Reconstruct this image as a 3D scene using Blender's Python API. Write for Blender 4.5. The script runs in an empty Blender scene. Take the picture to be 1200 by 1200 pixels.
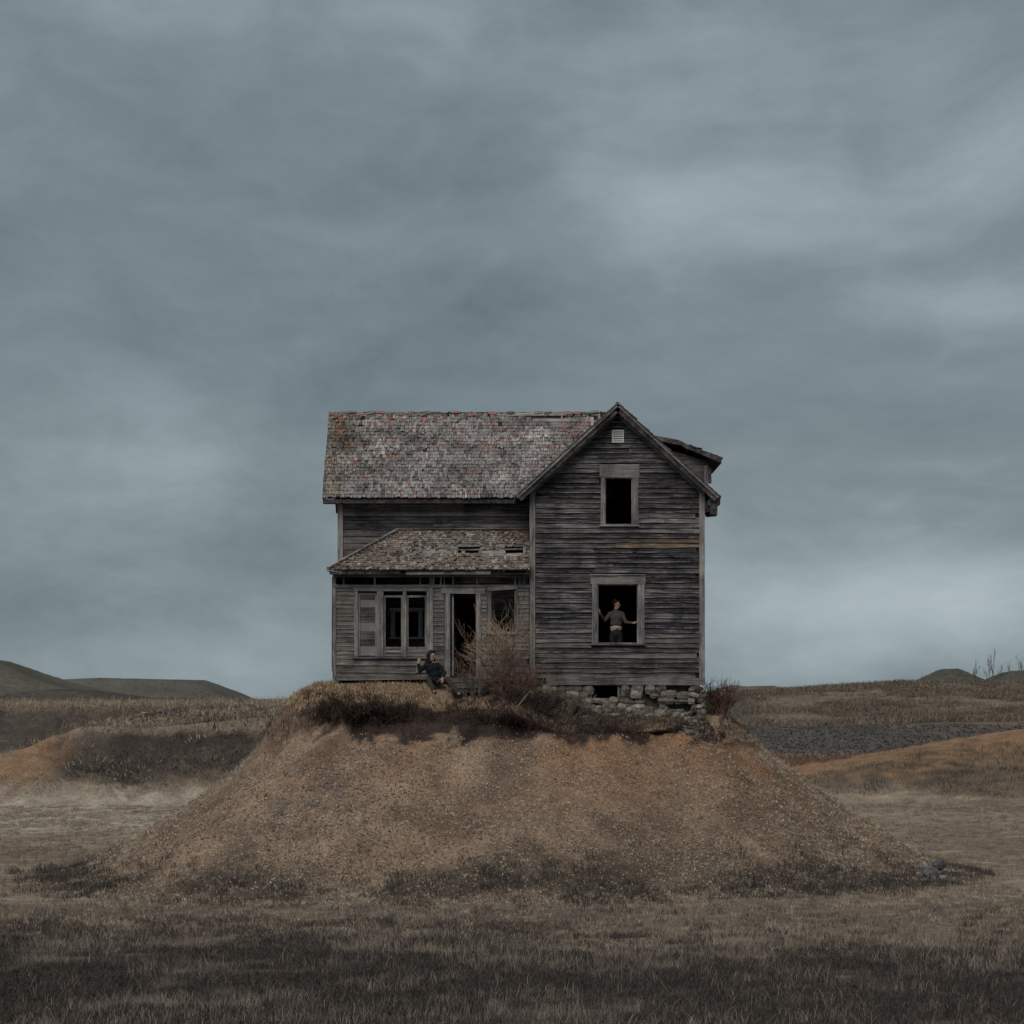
import bpy, bmesh, math, random
import numpy as np
from mathutils import Vector, Matrix, noise as mnoise
random.seed(7); RNG = np.random.default_rng(11)
scn = bpy.context.scene
COL = scn.collection
R = math.radians

# ------------------------------------------------------------------ camera
F = 2580.0            # focal length in photo pixels (1200 wide)
DIST = 60.0           # camera to the gable wall
EYE = 4.7
cam_d = bpy.data.cameras.new('camera'); cam = bpy.data.objects.new('camera', cam_d); COL.objects.link(cam)
cam.location = (0, -DIST, EYE); cam.rotation_euler = (R(90), 0, 0)
cam_d.sensor_width = 36; cam_d.lens = 36 * F / 1200; cam_d.shift_y = 220 / 1200
cam_d.clip_start = 0.5; cam_d.clip_end = 12000
scn.camera = cam
def P(px, py, Y=0.0):
    s = (DIST + Y) / F
    return Vector(((px - 600) * s, Y, EYE + (820 - py) * s))
def PX(px, Y=0.0): return P(px, 0, Y).x
def PZ(py, Y=0.0): return P(0, py, Y).z

# ------------------------------------------------------------------ world
SUN_EL, SUN_AZ = R(52), R(205)      # high, behind the camera and a little to the left
w = bpy.data.worlds.new('World'); scn.world = w; w.use_nodes = True
nt = w.node_tree; nt.nodes.clear()
def N(nt, t, **kw):
    n = nt.nodes.new(t)
    for k, v in kw.items(): setattr(n, k, v)
    return n
def math_(nt, op, a, b=None, clamp=False):
    n = nt.nodes.new('ShaderNodeMath'); n.operation = op; n.use_clamp = clamp
    for i, v in enumerate((a, b)):
        if v is None: continue
        if hasattr(v, 'is_output'): nt.links.new(v, n.inputs[i])
        else: n.inputs[i].default_value = v
    return n.outputs[0]
def vmath(nt, op, a, b=None):
    n = nt.nodes.new('ShaderNodeVectorMath'); n.operation = op
    for i, v in enumerate((a, b)):
        if v is None: continue
        if hasattr(v, 'is_output'): nt.links.new(v, n.inputs[i])
        else: n.inputs[i].default_value = v
    return n
def noise_(nt, vec, scale, detail=4, rough=0.55, dist=0.0):
    n = nt.nodes.new('ShaderNodeTexNoise'); n.inputs['Scale'].default_value = scale
    n.inputs['Detail'].default_value = detail; n.inputs['Roughness'].default_value = rough
    n.inputs['Distortion'].default_value = dist
    if vec is not None: nt.links.new(vec, n.inputs['Vector'])
    return n
def ramp_(nt, fac, stops):
    n = nt.nodes.new('ShaderNodeValToRGB'); e = n.color_ramp.elements
    while len(e) < len(stops): e.new(0.5)
    for i, (p, c) in enumerate(stops):
        e[i].position = p; e[i].color = (*c, 1) if len(c) == 3 else c
    nt.links.new(fac, n.inputs[0]); return n.outputs[0]
def mix_(nt, fac, a, b, mode='MIX'):
    n = nt.nodes.new('ShaderNodeMix'); n.data_type = 'RGBA'; n.blend_type = mode
    for k, v in ((0, fac), (6, a), (7, b)):
        if hasattr(v, 'is_output'): nt.links.new(v, n.inputs[k])
        elif k == 0: n.inputs[0].default_value = v
        else: n.inputs[k].default_value = (*v, 1)
    return n.outputs[2]

tc = N(nt, 'ShaderNodeTexCoord'); gen = tc.outputs['Generated']
warp = noise_(nt, gen, 5.0, 3, 0.5)
wv = vmath(nt, 'SUBTRACT', warp.outputs['Color'], (0.5, 0.5, 0.5)).outputs[0]
wv = vmath(nt, 'MULTIPLY', wv, (0.10, 0.10, 0.06)).outputs[0]
dirw = vmath(nt, 'ADD', gen, wv).outputs[0]
st = vmath(nt, 'MULTIPLY', dirw, (1.0, 1.0, 2.3)).outputs[0]
n1 = noise_(nt, st, 5.2, 6, 0.5, 0.5).outputs[0]
n2 = noise_(nt, st, 14.0, 5, 0.55, 0.2).outputs[0]
fac = math_(nt, 'ADD', math_(nt, 'MULTIPLY', math_(nt, 'SUBTRACT', n1, 0.5), 0.95),
            math_(nt, 'MULTIPLY', math_(nt, 'SUBTRACT', n2, 0.5), 0.44))
st3 = vmath(nt, 'MULTIPLY', dirw, (1.0, 1.0, 2.2)).outputs[0]
n3 = noise_(nt, st3, 34.0, 6, 0.62, 0.4).outputs[0]
fac = math_(nt, 'ADD', fac, math_(nt, 'MULTIPLY', math_(nt, 'SUBTRACT', n3, 0.5), 0.27))
fac = math_(nt, 'ADD', fac, 0.345)
for (px, py, rx, ry, amp) in [(900, 240, 330, 80, .30), (1170, 180, 150, 70, .32), (1120, 350, 170, 60, .26), (1080, 700, 420, 90, .55), (950, 780, 400, 50, .15),
                              (90, 590, 260, 170, .16), (560, 410, 480, 90, -.20), (200, 10, 170, 50, .18), (1150, 40, 300, 90, -.10),
                              (520, 330, 300, 60, -.10), (1000, 590, 260, 60, -.06), (300, 790, 500, 60, .16), (60, 380, 260, 90, -.05), (380, 140, 380, 110, -.15), (230, 290, 300, 110, -.10)]:
    c = Vector(((px - 600) / F, 1, (820 - py) / F)).normalized()
    v = vmath(nt, 'SUBTRACT', dirw, tuple(c)).outputs[0]
    v = vmath(nt, 'MULTIPLY', v, (F / rx, F / rx, F / ry)).outputs[0]
    L = vmath(nt, 'LENGTH', v).outputs['Value']
    mr = N(nt, 'ShaderNodeMapRange', interpolation_type='SMOOTHERSTEP'); nt.links.new(L, mr.inputs[0])
    mr.inputs[1].default_value = 0; mr.inputs[2].default_value = 1.25; mr.inputs[3].default_value = amp; mr.inputs[4].default_value = 0
    fac = math_(nt, 'ADD', fac, mr.outputs[0])
cloud = ramp_(nt, fac, [(0.0, (.76, .99, 1.12)), (0.35, (1.19, 1.49, 1.62)), (0.62, (1.66, 2.05, 2.2)), (1.0, (2.5, 2.92, 3.05))])
sky = N(nt, 'ShaderNodeTexSky', sky_type='NISHITA', sun_disc=False)
sky.sun_elevation = SUN_EL; sky.sun_rotation = SUN_AZ; sky.air_density = 1.0; sky.dust_density = 3.0
final = mix_(nt, 0.96, sky.outputs[0], cloud)
bg = N(nt, 'ShaderNodeBackground'); bg.inputs['Strength'].default_value = 0.10
nt.links.new(final, bg.inputs['Color'])
wo = N(nt, 'ShaderNodeOutputWorld'); nt.links.new(bg.outputs[0], wo.inputs['Surface'])

sd = bpy.data.lights.new('sun', 'SUN'); sd.energy = 1.5; sd.angle = R(45); sd.color = (1.0, 0.90, 0.83)
sun = bpy.data.objects.new('sun', sd); COL.objects.link(sun)
sdir = Vector((math.sin(SUN_AZ) * math.cos(SUN_EL), math.cos(SUN_AZ) * math.cos(SUN_EL), math.sin(SUN_EL)))
sun.rotation_euler = sdir.to_track_quat('Z', 'Y').to_euler(); sun.location = (-20, -40, 60)

scn.render.engine = 'CYCLES'
scn.view_settings.view_transform = 'Standard'; scn.view_settings.look = 'None'
scn.view_settings.exposure = 0.72; scn.view_settings.gamma = 1.0; scn.view_settings.use_curve_mapping = False
scn.render.resolution_x = scn.render.resolution_y = 1024

# ------------------------------------------------------------------ tagging and mesh helpers
def tag(o, label=None, cat=None, group=None, kind=None):
    if label: o['label'] = label
    if cat: o['category'] = cat
    if group: o['group'] = group
    if kind: o['kind'] = kind
    return o
def empty(name, loc=(0, 0, 0)):
    o = bpy.data.objects.new(name, None); o.location = loc; o.empty_display_size = 0.2; COL.objects.link(o)
    return o
def link(name, me, mats, parent=None, loc=None):
    if not isinstance(mats, (list, tuple)): mats = [mats]
    if len(me.materials) == 0:
        for m in mats: me.materials.append(m)
    o = bpy.data.objects.new(name, me); COL.objects.link(o)
    if loc is not None: o.location = loc
    if parent is not None:
        o.parent = parent
        q = parent; off = Vector((0, 0, 0))
        while q is not None: off += Vector(q.location); q = q.parent
        o.location = Vector(o.location) - off
    return o

class MB:
    def __init__(s): s.v = []; s.f = []; s.c = []
    def add(s, vs, fs, col=None):
        b = len(s.v); s.v += [tuple(v) for v in vs]
        s.f += [tuple(i + b for i in f) for f in fs]
        s.c += [col if col else (1, 1, 1)] * len(vs)
    def box(s, lo, hi, col=None, jit=0.0, rnd=random):
        x0, y0, z0 = lo; x1, y1, z1 = hi
        vs = [(x, y, z) for z in (z0, z1) for y in (y0, y1) for x in (x0, x1)]
        if jit: vs = [tuple(c + rnd.uniform(-jit, jit) for c in v) for v in vs]
        s.add(vs, [(0, 2, 3, 1), (4, 5, 7, 6), (0, 1, 5, 4), (1, 3, 7, 5), (3, 2, 6, 7), (2, 0, 4, 6)], col)
    def prism(s, a, b, r0, r1, n=3, col=None):
        a = Vector(a); b = Vector(b); d = b - a
        if d.length < 1e-6: return
        z = d.normalized(); x = z.orthogonal().normalized(); y = z.cross(x)
        vs = []
        for p, r in ((a, r0), (b, r1)):
            for i in range(n):
                t = 2 * math.pi * i / n; vs.append(p + (x * math.cos(t) + y * math.sin(t)) * r)
        fs = [(i, (i + 1) % n, n + (i + 1) % n, n + i) for i in range(n)]
        fs += [tuple(range(n - 1, -1, -1)), tuple(range(n, 2 * n))]
        s.add(vs, fs, col)
    def mesh(s, name, cols=False, smooth=False):
        me = bpy.data.meshes.new(name); me.from_pydata(s.v, [], s.f)
        if cols:
            a = me.color_attributes.new('Col', 'FLOAT_COLOR', 'POINT')
            arr = np.ones((len(s.v), 4), 'f'); arr[:, :3] = s.c; a.data.foreach_set('color', arr.ravel())
        if smooth: me.shade_smooth()
        me.update(); return me
    def build(s, name, mat, parent=None, cols=False, loc=None, smooth=False):
        if loc is not None:
            l = Vector(loc); s.v = [tuple(Vector(v) - l) for v in s.v]
        return link(name, s.mesh(name, cols, smooth), mat, parent, loc)

# ------------------------------------------------------------------ numpy noise
def _hash(ix, iy, seed):
    h = (ix.astype(np.int64) * 374761393 + iy.astype(np.int64) * 668265263 + seed * 1442695041) & 0xFFFFFFFF
    h = ((h ^ (h >> 13)) * 1274126177) & 0xFFFFFFFF
    return ((h ^ (h >> 16)) & 0xFFFF) / 65535.0
def vnoise(x, y, seed=0):
    ix = np.floor(x); iy = np.floor(y); fx = x - ix; fy = y - iy
    fx = fx * fx * (3 - 2 * fx); fy = fy * fy * (3 - 2 * fy)
    a = _hash(ix, iy, seed); b = _hash(ix + 1, iy, seed); c = _hash(ix, iy + 1, seed); d = _hash(ix + 1, iy + 1, seed)
    return (a * (1 - fx) + b * fx) * (1 - fy) + (c * (1 - fx) + d * fx) * fy
def fbm(x, y, seed=0, oct=4, gain=0.5):
    s = 0; a = 1; t = 0
    for i in range(oct):
        s = s + a * vnoise(x * 2 ** i + 17.3 * i, y * 2 ** i - 9.1 * i, seed + i); t += a; a *= gain
    return s / t * 2 - 1
def sst(e0, e1, x):
    t = np.clip((x - e0) / (e1 - e0), 0, 1); return t * t * (3 - 2 * t)
def smax(a, b, k):
    h = np.clip(0.5 + 0.5 * (a - b) / k, 0, 1); return b * (1 - h) + a * h + k * h * (1 - h)
def smin(a, b, k): return -smax(-a, -b, k)

# ------------------------------------------------------------------ terrain
MCX, MCY, MHX, MHY, MR = -0.02, 3.1, 6.12, 5.7, 2.6
def mound_d(x, y):
    hx = MHX - MR; hy = MHY - MR
    qx = np.abs(x - MCX) - hx; qy = np.abs(y - MCY) - hy
    out = np.sqrt(np.maximum(qx, 0) ** 2 + np.maximum(qy, 0) ** 2) + np.minimum(np.maximum(qx, qy), 0) - MR
    out = out + 0.22 * fbm(x * 0.35, y * 0.35, 5, 3) + 0.36 * fbm(x * 1.1, y * 1.1, 6, 4) * (.12 + .88 * sst(1.5, .5, out))
    out = out + 1.0 * sst(0.5, 4.5, x) * sst(1.0, -2.5, y)            # the cut runs closer to the stone cellar wall
    return out
def terrain(x, y):
    x = np.asarray(x, float); y = np.asarray(y, float)
    # pit floor
    z = 0.10 * fbm(x * 0.12, y * 0.12, 20, 3) + 0.03 * fbm(x * 1.3, y * 1.3, 21, 3)
    z = z + 0.012 * fbm(x * 6, y * 6, 22, 2) * (y < 30)
    # left spur
    wob = 1.3 * fbm(x * 0.13, y * 0.13, 30, 3)
    rough = 0.42 * fbm(x * 0.35, y * 0.35, 31, 4) + .30 * fbm(x * 1.4, y * 1.4, 32, 4)
    cut = (y - 39.5 + wob)
    crest = 3.35 + 0.45 * sst(-19, -11, x) * sst(75, 50, y) + 0.9 * sst(50, 110, y) + 0.12 * fbm(x * 0.3, y * 0.3, 33, 3)
    spl = smin(crest, np.where(cut < 4, cut * 0.52, 2.08 + (cut - 4) * 1.3) + rough, 0.35)
    spl = smin(spl, (x + 28.5 + wob * 0.6) * 0.44 + rough * 0.4, 0.3)
    farl = smin(4.15 + 0.12 * fbm(x * 0.08, y * 0.08, 34, 3), (y - 102 + wob * 1.5) * 0.62 + rough, 0.4)
    left = np.maximum(spl, farl)
    # right side: low ochre spur, gravel face, bench, long grassy rise
    spr = smin((y - 37 + wob) * 0.27, (x - 9.0) * 0.205 + 0.5 * rough, 0.5)
    spr = smin(spr, 3.4 - np.maximum(0, y - 50) * 0.32, 0.4)
    grav = smin(2.6 + 0.02 * (x - 20), (y - 100 + wob) * 0.42 + rough * 0.7, 0.25)
    top = 5.0 + 1.45 * sst(18, 48, x) + 0.18 * fbm(x * 0.09, y * 0.05, 36, 3)
    rise = smin(top, 2.6 + (y - 128) * 0.085 + rough * 0.8, 0.4)
    right = np.maximum(np.maximum(spr, grav), np.where(y > 120, rise, -1))
    wx = sst(-8, 8, x)
    bank = left * (1 - wx) + right * wx
    plain = 4.45 + 0 * x
    fx = sst(230, 320, y) ; bank = bank * (1 - fx) + plain * fx
    front = sst(-32, -52, y); bank = np.maximum(bank, -5 + 8.2 * front)   # the bank the photographer stands on
    far_side = sst(60, 110, np.abs(x)) * sst(-40, 20, y)
    z = np.where(bank > z, smax(bank, z, 0.12), z)
    # mound
    d = mound_d(x, y)
    ztl = 5.08 - 0.16 * np.maximum(-y, 0) - 0.45 * sst(-5.0, -6.6, x)
    ztr = 4.40 - 0.28 * np.maximum(-y, 0) - 0.45 * sst(4.2, 5.6, x) * sst(1, -0.5, y)
    wl = sst(2.2, -1.0, x)
    zt = ztr * (1 - wl) + ztl * wl + 0.07 * fbm(x * 1.1, y * 1.1, 40, 4) + 0.03 * fbm(x * 5, y * 5, 41, 2)
    zt = zt - .24 * np.exp(-((x + 1.35) / 1.0) ** 4) * sst(-.15, -.75, y)
    under = np.clip(0.6 + 1.0 * fbm(x * 0.8, y * 0.8, 44, 3), 0, 1.2) * (0.6 + 0.4 * wl)   # how far the turf overhangs
    zc = 4.02 - 0.1 * (1 - wl)
    ts = [-50, 0.0, 0.18, 0.34, 0.62, 0.80, 1.25]
    Dk = [0, 0.0, 0.14, 0.10, -0.34, -0.30, 0.0]
    off = np.interp(d, ts, [0, 0, -0.02, -0.24, -0.86, -0.92, -0.70]) * under
    off = np.where(d > 1.25, off * np.exp(-(d - 1.25) * 0.6), off)
    zz = np.interp(d, [-0.25, 0.0, 0.18, 0.34, 0.62, 0.80], [0, 0.03, 0.12, 0.30, 0.88, 1.0])
    gull = 0.10 * fbm(x * 0.9, y * 0.9, 50, 4) + 0.045 * fbm(x * 4, y * 4, 51, 3) + 0.02 * fbm(x * 12, y * 12, 52, 2)
    gull = gull + 0.06 * fbm(np.arctan2(y - MCY, x - MCX) * 9, d * 0.25, 53, 3)
    qx0 = np.maximum(np.abs(x - MCX) - (MHX - MR), 0); qy0 = np.maximum(np.abs(y - MCY) - (MHY - MR), 0)
    ws = sst(.45, .9, qx0 / (np.sqrt(qx0 ** 2 + qy0 ** 2) + 1e-6))
    pl = np.interp(d, [.35, 1.0, 1.7, 2.8, 4.2, 5.2, 6.5], [4.02, 3.15, 2.4, 1.72, .85, .2, -.5])
    pr = np.interp(d, [.2, .9, 1.8, 3.2, 4.6, 5.8, 7.0], [4.02, 3.35, 2.62, 1.68, .78, .02, -.6])
    pf = np.interp(d, [.6, 2.0, 4.0, 5.6, 6.6, 7.6], [4.02, 3.0, 1.65, .6, .02, -.5])
    base_sl = pf * (1 - ws) + np.where(x < 0, pl, pr) * ws + gull * np.clip(d - 0.5, 0, 1)
    zs = smax(base_sl, z, 0.45)
    zs = np.where(d > 10.5, z, zs)
    zm = np.where(d < 0.80, zt * (1 - zz) + np.minimum(zc, zt) * zz, zs)
    zm = np.where(d < 0.80, zm + gull * np.clip(d, 0, .3), zm)
    zsx = np.where(x < 0, np.interp(d, [-.9, -.2, .35], [5.3, 4.72, 4.02]), np.interp(d, [-.9, -.2, .2], [4.9, 4.45, 4.02]))
    zside = smin(zt, np.where(d < .35, zsx, base_sl), .12) + gull * np.clip(d + .3, 0, .3)
    zm = zm * (1 - ws) + zside * ws
    under = under * (1 - ws)
    off = off * (1 - ws)
    z = np.where(d < 10.5, np.where(d < 0.80, zm, zs), z)
    # horizontal shift along the outward direction
    e = 0.05
    gx = (np.abs(x + e - MCX) - np.abs(x - e - MCX)); gy = (np.abs(y + e - MCY) - np.abs(y - e - MCY))
    qx = np.maximum(np.abs(x - MCX) - (MHX - MR), 0); qy = np.maximum(np.abs(y - MCY) - (MHY - MR), 0)
    ln = np.sqrt(qx ** 2 + qy ** 2) + 1e-6
    nx = np.sign(x - MCX) * qx / ln; ny = np.sign(y - MCY) * qy / ln
    act = (d > -1) & (d < 8)
    X = x + np.where(act, nx * off, 0); Y = y + np.where(act, ny * off, 0)
    return X, Y, z, d
def hgt(x, y): return float(terrain(np.array([x]), np.array([y]))[2][0])

def lerp3(a, b, t): return a * (1 - t[..., None]) + b * t[..., None]
C_ = lambda *c: np.array(c, float)
def FRW(x, y): return 2.6 * fbm(x * .22, y * .3, 60, 3) + 2.0 * fbm(x * .9, y * 1.1, 62, 3) + 2.8 * sst(-4, 6, x) + .2
def ground_colour(x, y, z, d):
    n = fbm(x * 0.25, y * 0.25, 60, 4); n2 = fbm(x * 1.5, y * 1.5, 61, 3); n3 = fbm(x * .9, y * 3.2, 66, 3)
    c = lerp3(C_(.215, .178, .140), C_(.150, .122, .095), sst(-.35, .45, n))
    c = lerp3(c, C_(.285, .25, .205), sst(.15, .5, n3) * .6)
    # light dusty strip on the far floor and two pale wheel streaks in front
    c = lerp3(c, C_(.35, .32, .275), sst(10, 26, y) * sst(46, 38, y) * (x < -8) * .8 * np.clip(.7 + n2, 0, 1))
    # front grass: dark damp ground
    fr = sst(-11.0, -21.5, y + FRW(x, y))
    c = lerp3(c, C_(.060, .053, .049), fr * .9)
    c = lerp3(c, C_(.105, .092, .078), sst(-7.5, -10.5, y) * (1 - fr) * .55)
    st1 = np.exp(-((y + 15.0 + 0.08 * x) / 0.35) ** 2) * sst(-1, .3, n2) * sst(1, -5, x)
    c = lerp3(c, C_(.27, .24, .20), np.clip(st1, 0, 1) * .8)
    # banks
    up = sst(0.35, 1.2, z) * (d > 9)
    bankc = lerp3(C_(.13, .108, .084), C_(.062, .056, .048), sst(-.3, .4, fbm(x * .3, y * .3, 70, 4)))
    c = lerp3(c, bankc, up)
    flatl = up * sst(3.0, 3.3, z) * (x < 5)
    c = lerp3(c, C_(.23, .195, .155), flatl * sst(125, 60, y) * .8)
    c = lerp3(c, C_(.155, .14, .115), flatl * sst(80, 140, y) * .8)
    clay_l = up * sst(-20.5, -22.5, x + n) * (y > 35) * (y < 62) * (x > -40)
    c = lerp3(c, C_(.22, .147, .093), clay_l * .85 * sst(-.7, 0, n2))
    lip = up * (x < 5) * (y < 62) * sst(2.3, 2.7, z) * sst(3.35, 3.05, z)
    c = lerp3(c, C_(.045, .038, .033), lip * sst(-.5, .1, n) * .8)
    dk = (x < 0) * (y > 92) * (y < 112) * sst(4.1, 3.6, z) * up
    c = lerp3(c, C_(.055, .05, .045), dk * .85)
    cr = (x > 5) * up * (y > 38) * (y < 70)
    c = lerp3(c, C_(.22, .140, .083), cr * sst(-.9, .2, (y - 46) * .10 + n2 * .9) * .85)
    gr = (x > 5) * (y > 92) * (y < 110) * sst(.5, .9, z) * sst(2.75, 2.4, z)
    c = lerp3(c, C_(.075, .073, .069), gr * .95)
    bench = (x > 5) * (y > 107) * (y < 124)
    c = lerp3(c, C_(.28, .26, .22), bench * np.exp(-((y - 113 + n * 2) / 3.0) ** 2) * sst(26, 20, x) * .9)
    hill = (x > 5) * (y > 128)
    c = lerp3(c, lerp3(C_(.145, .125, .10), C_(.075, .068, .055), sst(-.35, .35, fbm(x * .12, y * .12, 71, 4))), hill * 1.0)
    c = lerp3(c, C_(.20, .18, .15), hill * sst(195, 215, y) * sst(260, 230, y) * .7)
    plain = sst(230, 300, y)
    c = lerp3(c, C_(.10, .10, .085), plain)
    # mound
    on = (d < 9.0)
    s = sst(7.5, 5.2, d) * on
    m = lerp3(C_(.208, .156, .114), C_(.130, .095, .070), sst(-.3, .4, fbm(x * .8, y * .8, 75, 4)))
    sk = fbm(np.arctan2(y - MCY, x - MCX) * 14, d * .35, 85, 4)
    m = lerp3(m, C_(.11, .085, .068), sst(.1, .5, sk) * .12)
    m = lerp3(m, C_(.186, .115, .072), .95 * sst(4.4, 1.2, d) * (.45 + .55 * sst(-3.5, 0, x)) * sst(-.25, .35, fbm(x * .45, y * .45, 76, 3) + .12 * np.clip(x, -2, 2)))
    g = np.exp(-((x + 4.3 + .25 * d) / 1.0) ** 2) * sst(5.5, 3.5, d) * sst(-.2, .35, fbm(x * 3.5, y * 3.5, 87, 4))
    m = lerp3(m, C_(.085, .078, .072), np.clip(g, 0, 1) * .75)
    c = lerp3(c, m, s)
    ft = np.exp(-((d - 6.0 + 1.0 * n) / 0.75) ** 2) * sst(-.55, .1, fbm(x * .5, y * .5, 78, 3)) * (y < 6)
    c = lerp3(c, C_(.055, .050, .044), np.clip(ft, 0, 1) * .85)
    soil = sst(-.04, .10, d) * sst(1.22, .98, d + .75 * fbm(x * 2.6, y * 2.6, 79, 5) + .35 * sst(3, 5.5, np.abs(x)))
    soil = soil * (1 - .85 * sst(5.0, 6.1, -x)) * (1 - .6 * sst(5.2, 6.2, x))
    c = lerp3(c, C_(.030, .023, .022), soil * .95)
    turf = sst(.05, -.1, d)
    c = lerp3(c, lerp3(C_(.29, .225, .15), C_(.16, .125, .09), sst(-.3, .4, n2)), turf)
    return c

def axis(segs):
    out = [segs[0][0]]
    for a, b, s0, s1 in segs:
        t = a
        while t < b - 1e-6:
            f = (t - a) / (b - a); st = s0 * (s1 / s0) ** f if s0 > 0 else s0
            t = min(b, t + st); out.append(t)
    return np.array(out)
xp = axis([(0, 13, .085, .085), (13, 30, .085, .5), (30, 90, .5, 2.5), (90, 600, 2.5, 40), (600, 5000, 40, 700)])
xs = np.concatenate([-xp[:0:-1], xp])
ys = axis([(-400, -60, 40, 2), (-60, -34, 2, .2), (-34, -10.5, .13, .11), (-10.5, 1.2, .085, .085), (1.2, 12, .1, .25), (12, 52, .25, .3), (52, 92, .4, .5), (92, 116, .4, .4),
           (116, 240, .6, 3), (240, 900, 3, 60), (900, 9000, 60, 900)])
GX, GY = np.meshgrid(xs, ys)
TX, TY, TZ, TD = terrain(GX, GY)
CC = ground_colour(GX, GY, TZ, TD)
def grid_mesh(name, X, Y, Z, C):
    ny, nx = X.shape
    me = bpy.data.meshes.new(name); me.vertices.add(nx * ny)
    me.vertices.foreach_set('co', np.stack([X, Y, Z], -1).astype('f').ravel())
    i = np.arange(nx * ny).reshape(ny, nx)
    q = np.stack([i[:-1, :-1], i[:-1, 1:], i[1:, 1:], i[1:, :-1]], -1).reshape(-1, 4)
    me.loops.add(q.size); me.loops.foreach_set('vertex_index', q.ravel().astype('i'))
    me.polygons.add(len(q)); me.polygons.foreach_set('loop_start', np.arange(0, q.size, 4, dtype='i'))
    me.update(calc_edges=True); me.shade_smooth()
    a = me.color_attributes.new('Col', 'FLOAT_COLOR', 'POINT')
    arr = np.ones((nx * ny, 4), 'f'); arr[:, :3] = C.reshape(-1, 3); a.data.foreach_set('color', arr.ravel())
    return me

# ------------------------------------------------------------------ materials
def newmat(name, rough=0.9, spec=0.15):
    m = bpy.data.materials.new(name); m.use_nodes = True; nt = m.node_tree
    b = nt.nodes['Principled BSDF']; b.inputs['Roughness'].default_value = rough
    b.inputs['Specular IOR Level'].default_value = spec
    return m, nt, b
def bump(nt, b, h, strength, dist):
    n = nt.nodes.new('ShaderNodeBump'); n.inputs['Strength'].default_value = strength; n.inputs['Distance'].default_value = dist
    nt.links.new(h, n.inputs['Height']); nt.links.new(n.outputs[0], b.inputs['Normal'])
def attr(nt, name='Col'):
    n = nt.nodes.new('ShaderNodeAttribute'); n.attribute_name = name; return n.outputs['Color']
def pos(nt): return nt.nodes.new('ShaderNodeNewGeometry').outputs['Position']
def objc(nt): return nt.nodes.new('ShaderNodeTexCoord').outputs['Object']
def orand(nt): return nt.nodes.new('ShaderNodeObjectInfo').outputs['Random']

def ground_material():
    m, nt, b = newmat('earth_and_dry_turf', 0.97, 0.08)
    p = pos(nt); a = attr(nt)
    f1 = noise_(nt, p, 13.0, 5, .75).outputs[0]; f2 = noise_(nt, p, 30.0, 3, .7).outputs[0]
    f3 = noise_(nt, p, 1.1, 5, .6).outputs[0]
    k = math_(nt, 'ADD', math_(nt, 'MULTIPLY', f1, 1.5), math_(nt, 'MULTIPLY', f2, 1.5))
    k = math_(nt, 'ADD', k, math_(nt, 'MULTIPLY', f3, 0.9))
    v = ramp_(nt, math_(nt, 'MULTIPLY', math_(nt, 'SUBTRACT', k, 1.42), 0.98), [(0.1, (.42, .40, .40)), (0.5, (.98, .97, .96)), (0.85, (1.75, 1.72, 1.68))])
    c = mix_(nt, 1.0, a, v, 'MULTIPLY')
    nt.links.new(c, b.inputs['Base Color'])
    bump(nt, b, k, 0.55, 0.06)
    return m
M_ground = ground_material()
gme = grid_mesh('ground', TX, TY, TZ, CC)
ground = link('ground', gme, M_ground); tag(ground, kind='structure')
del GX, GY

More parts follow.
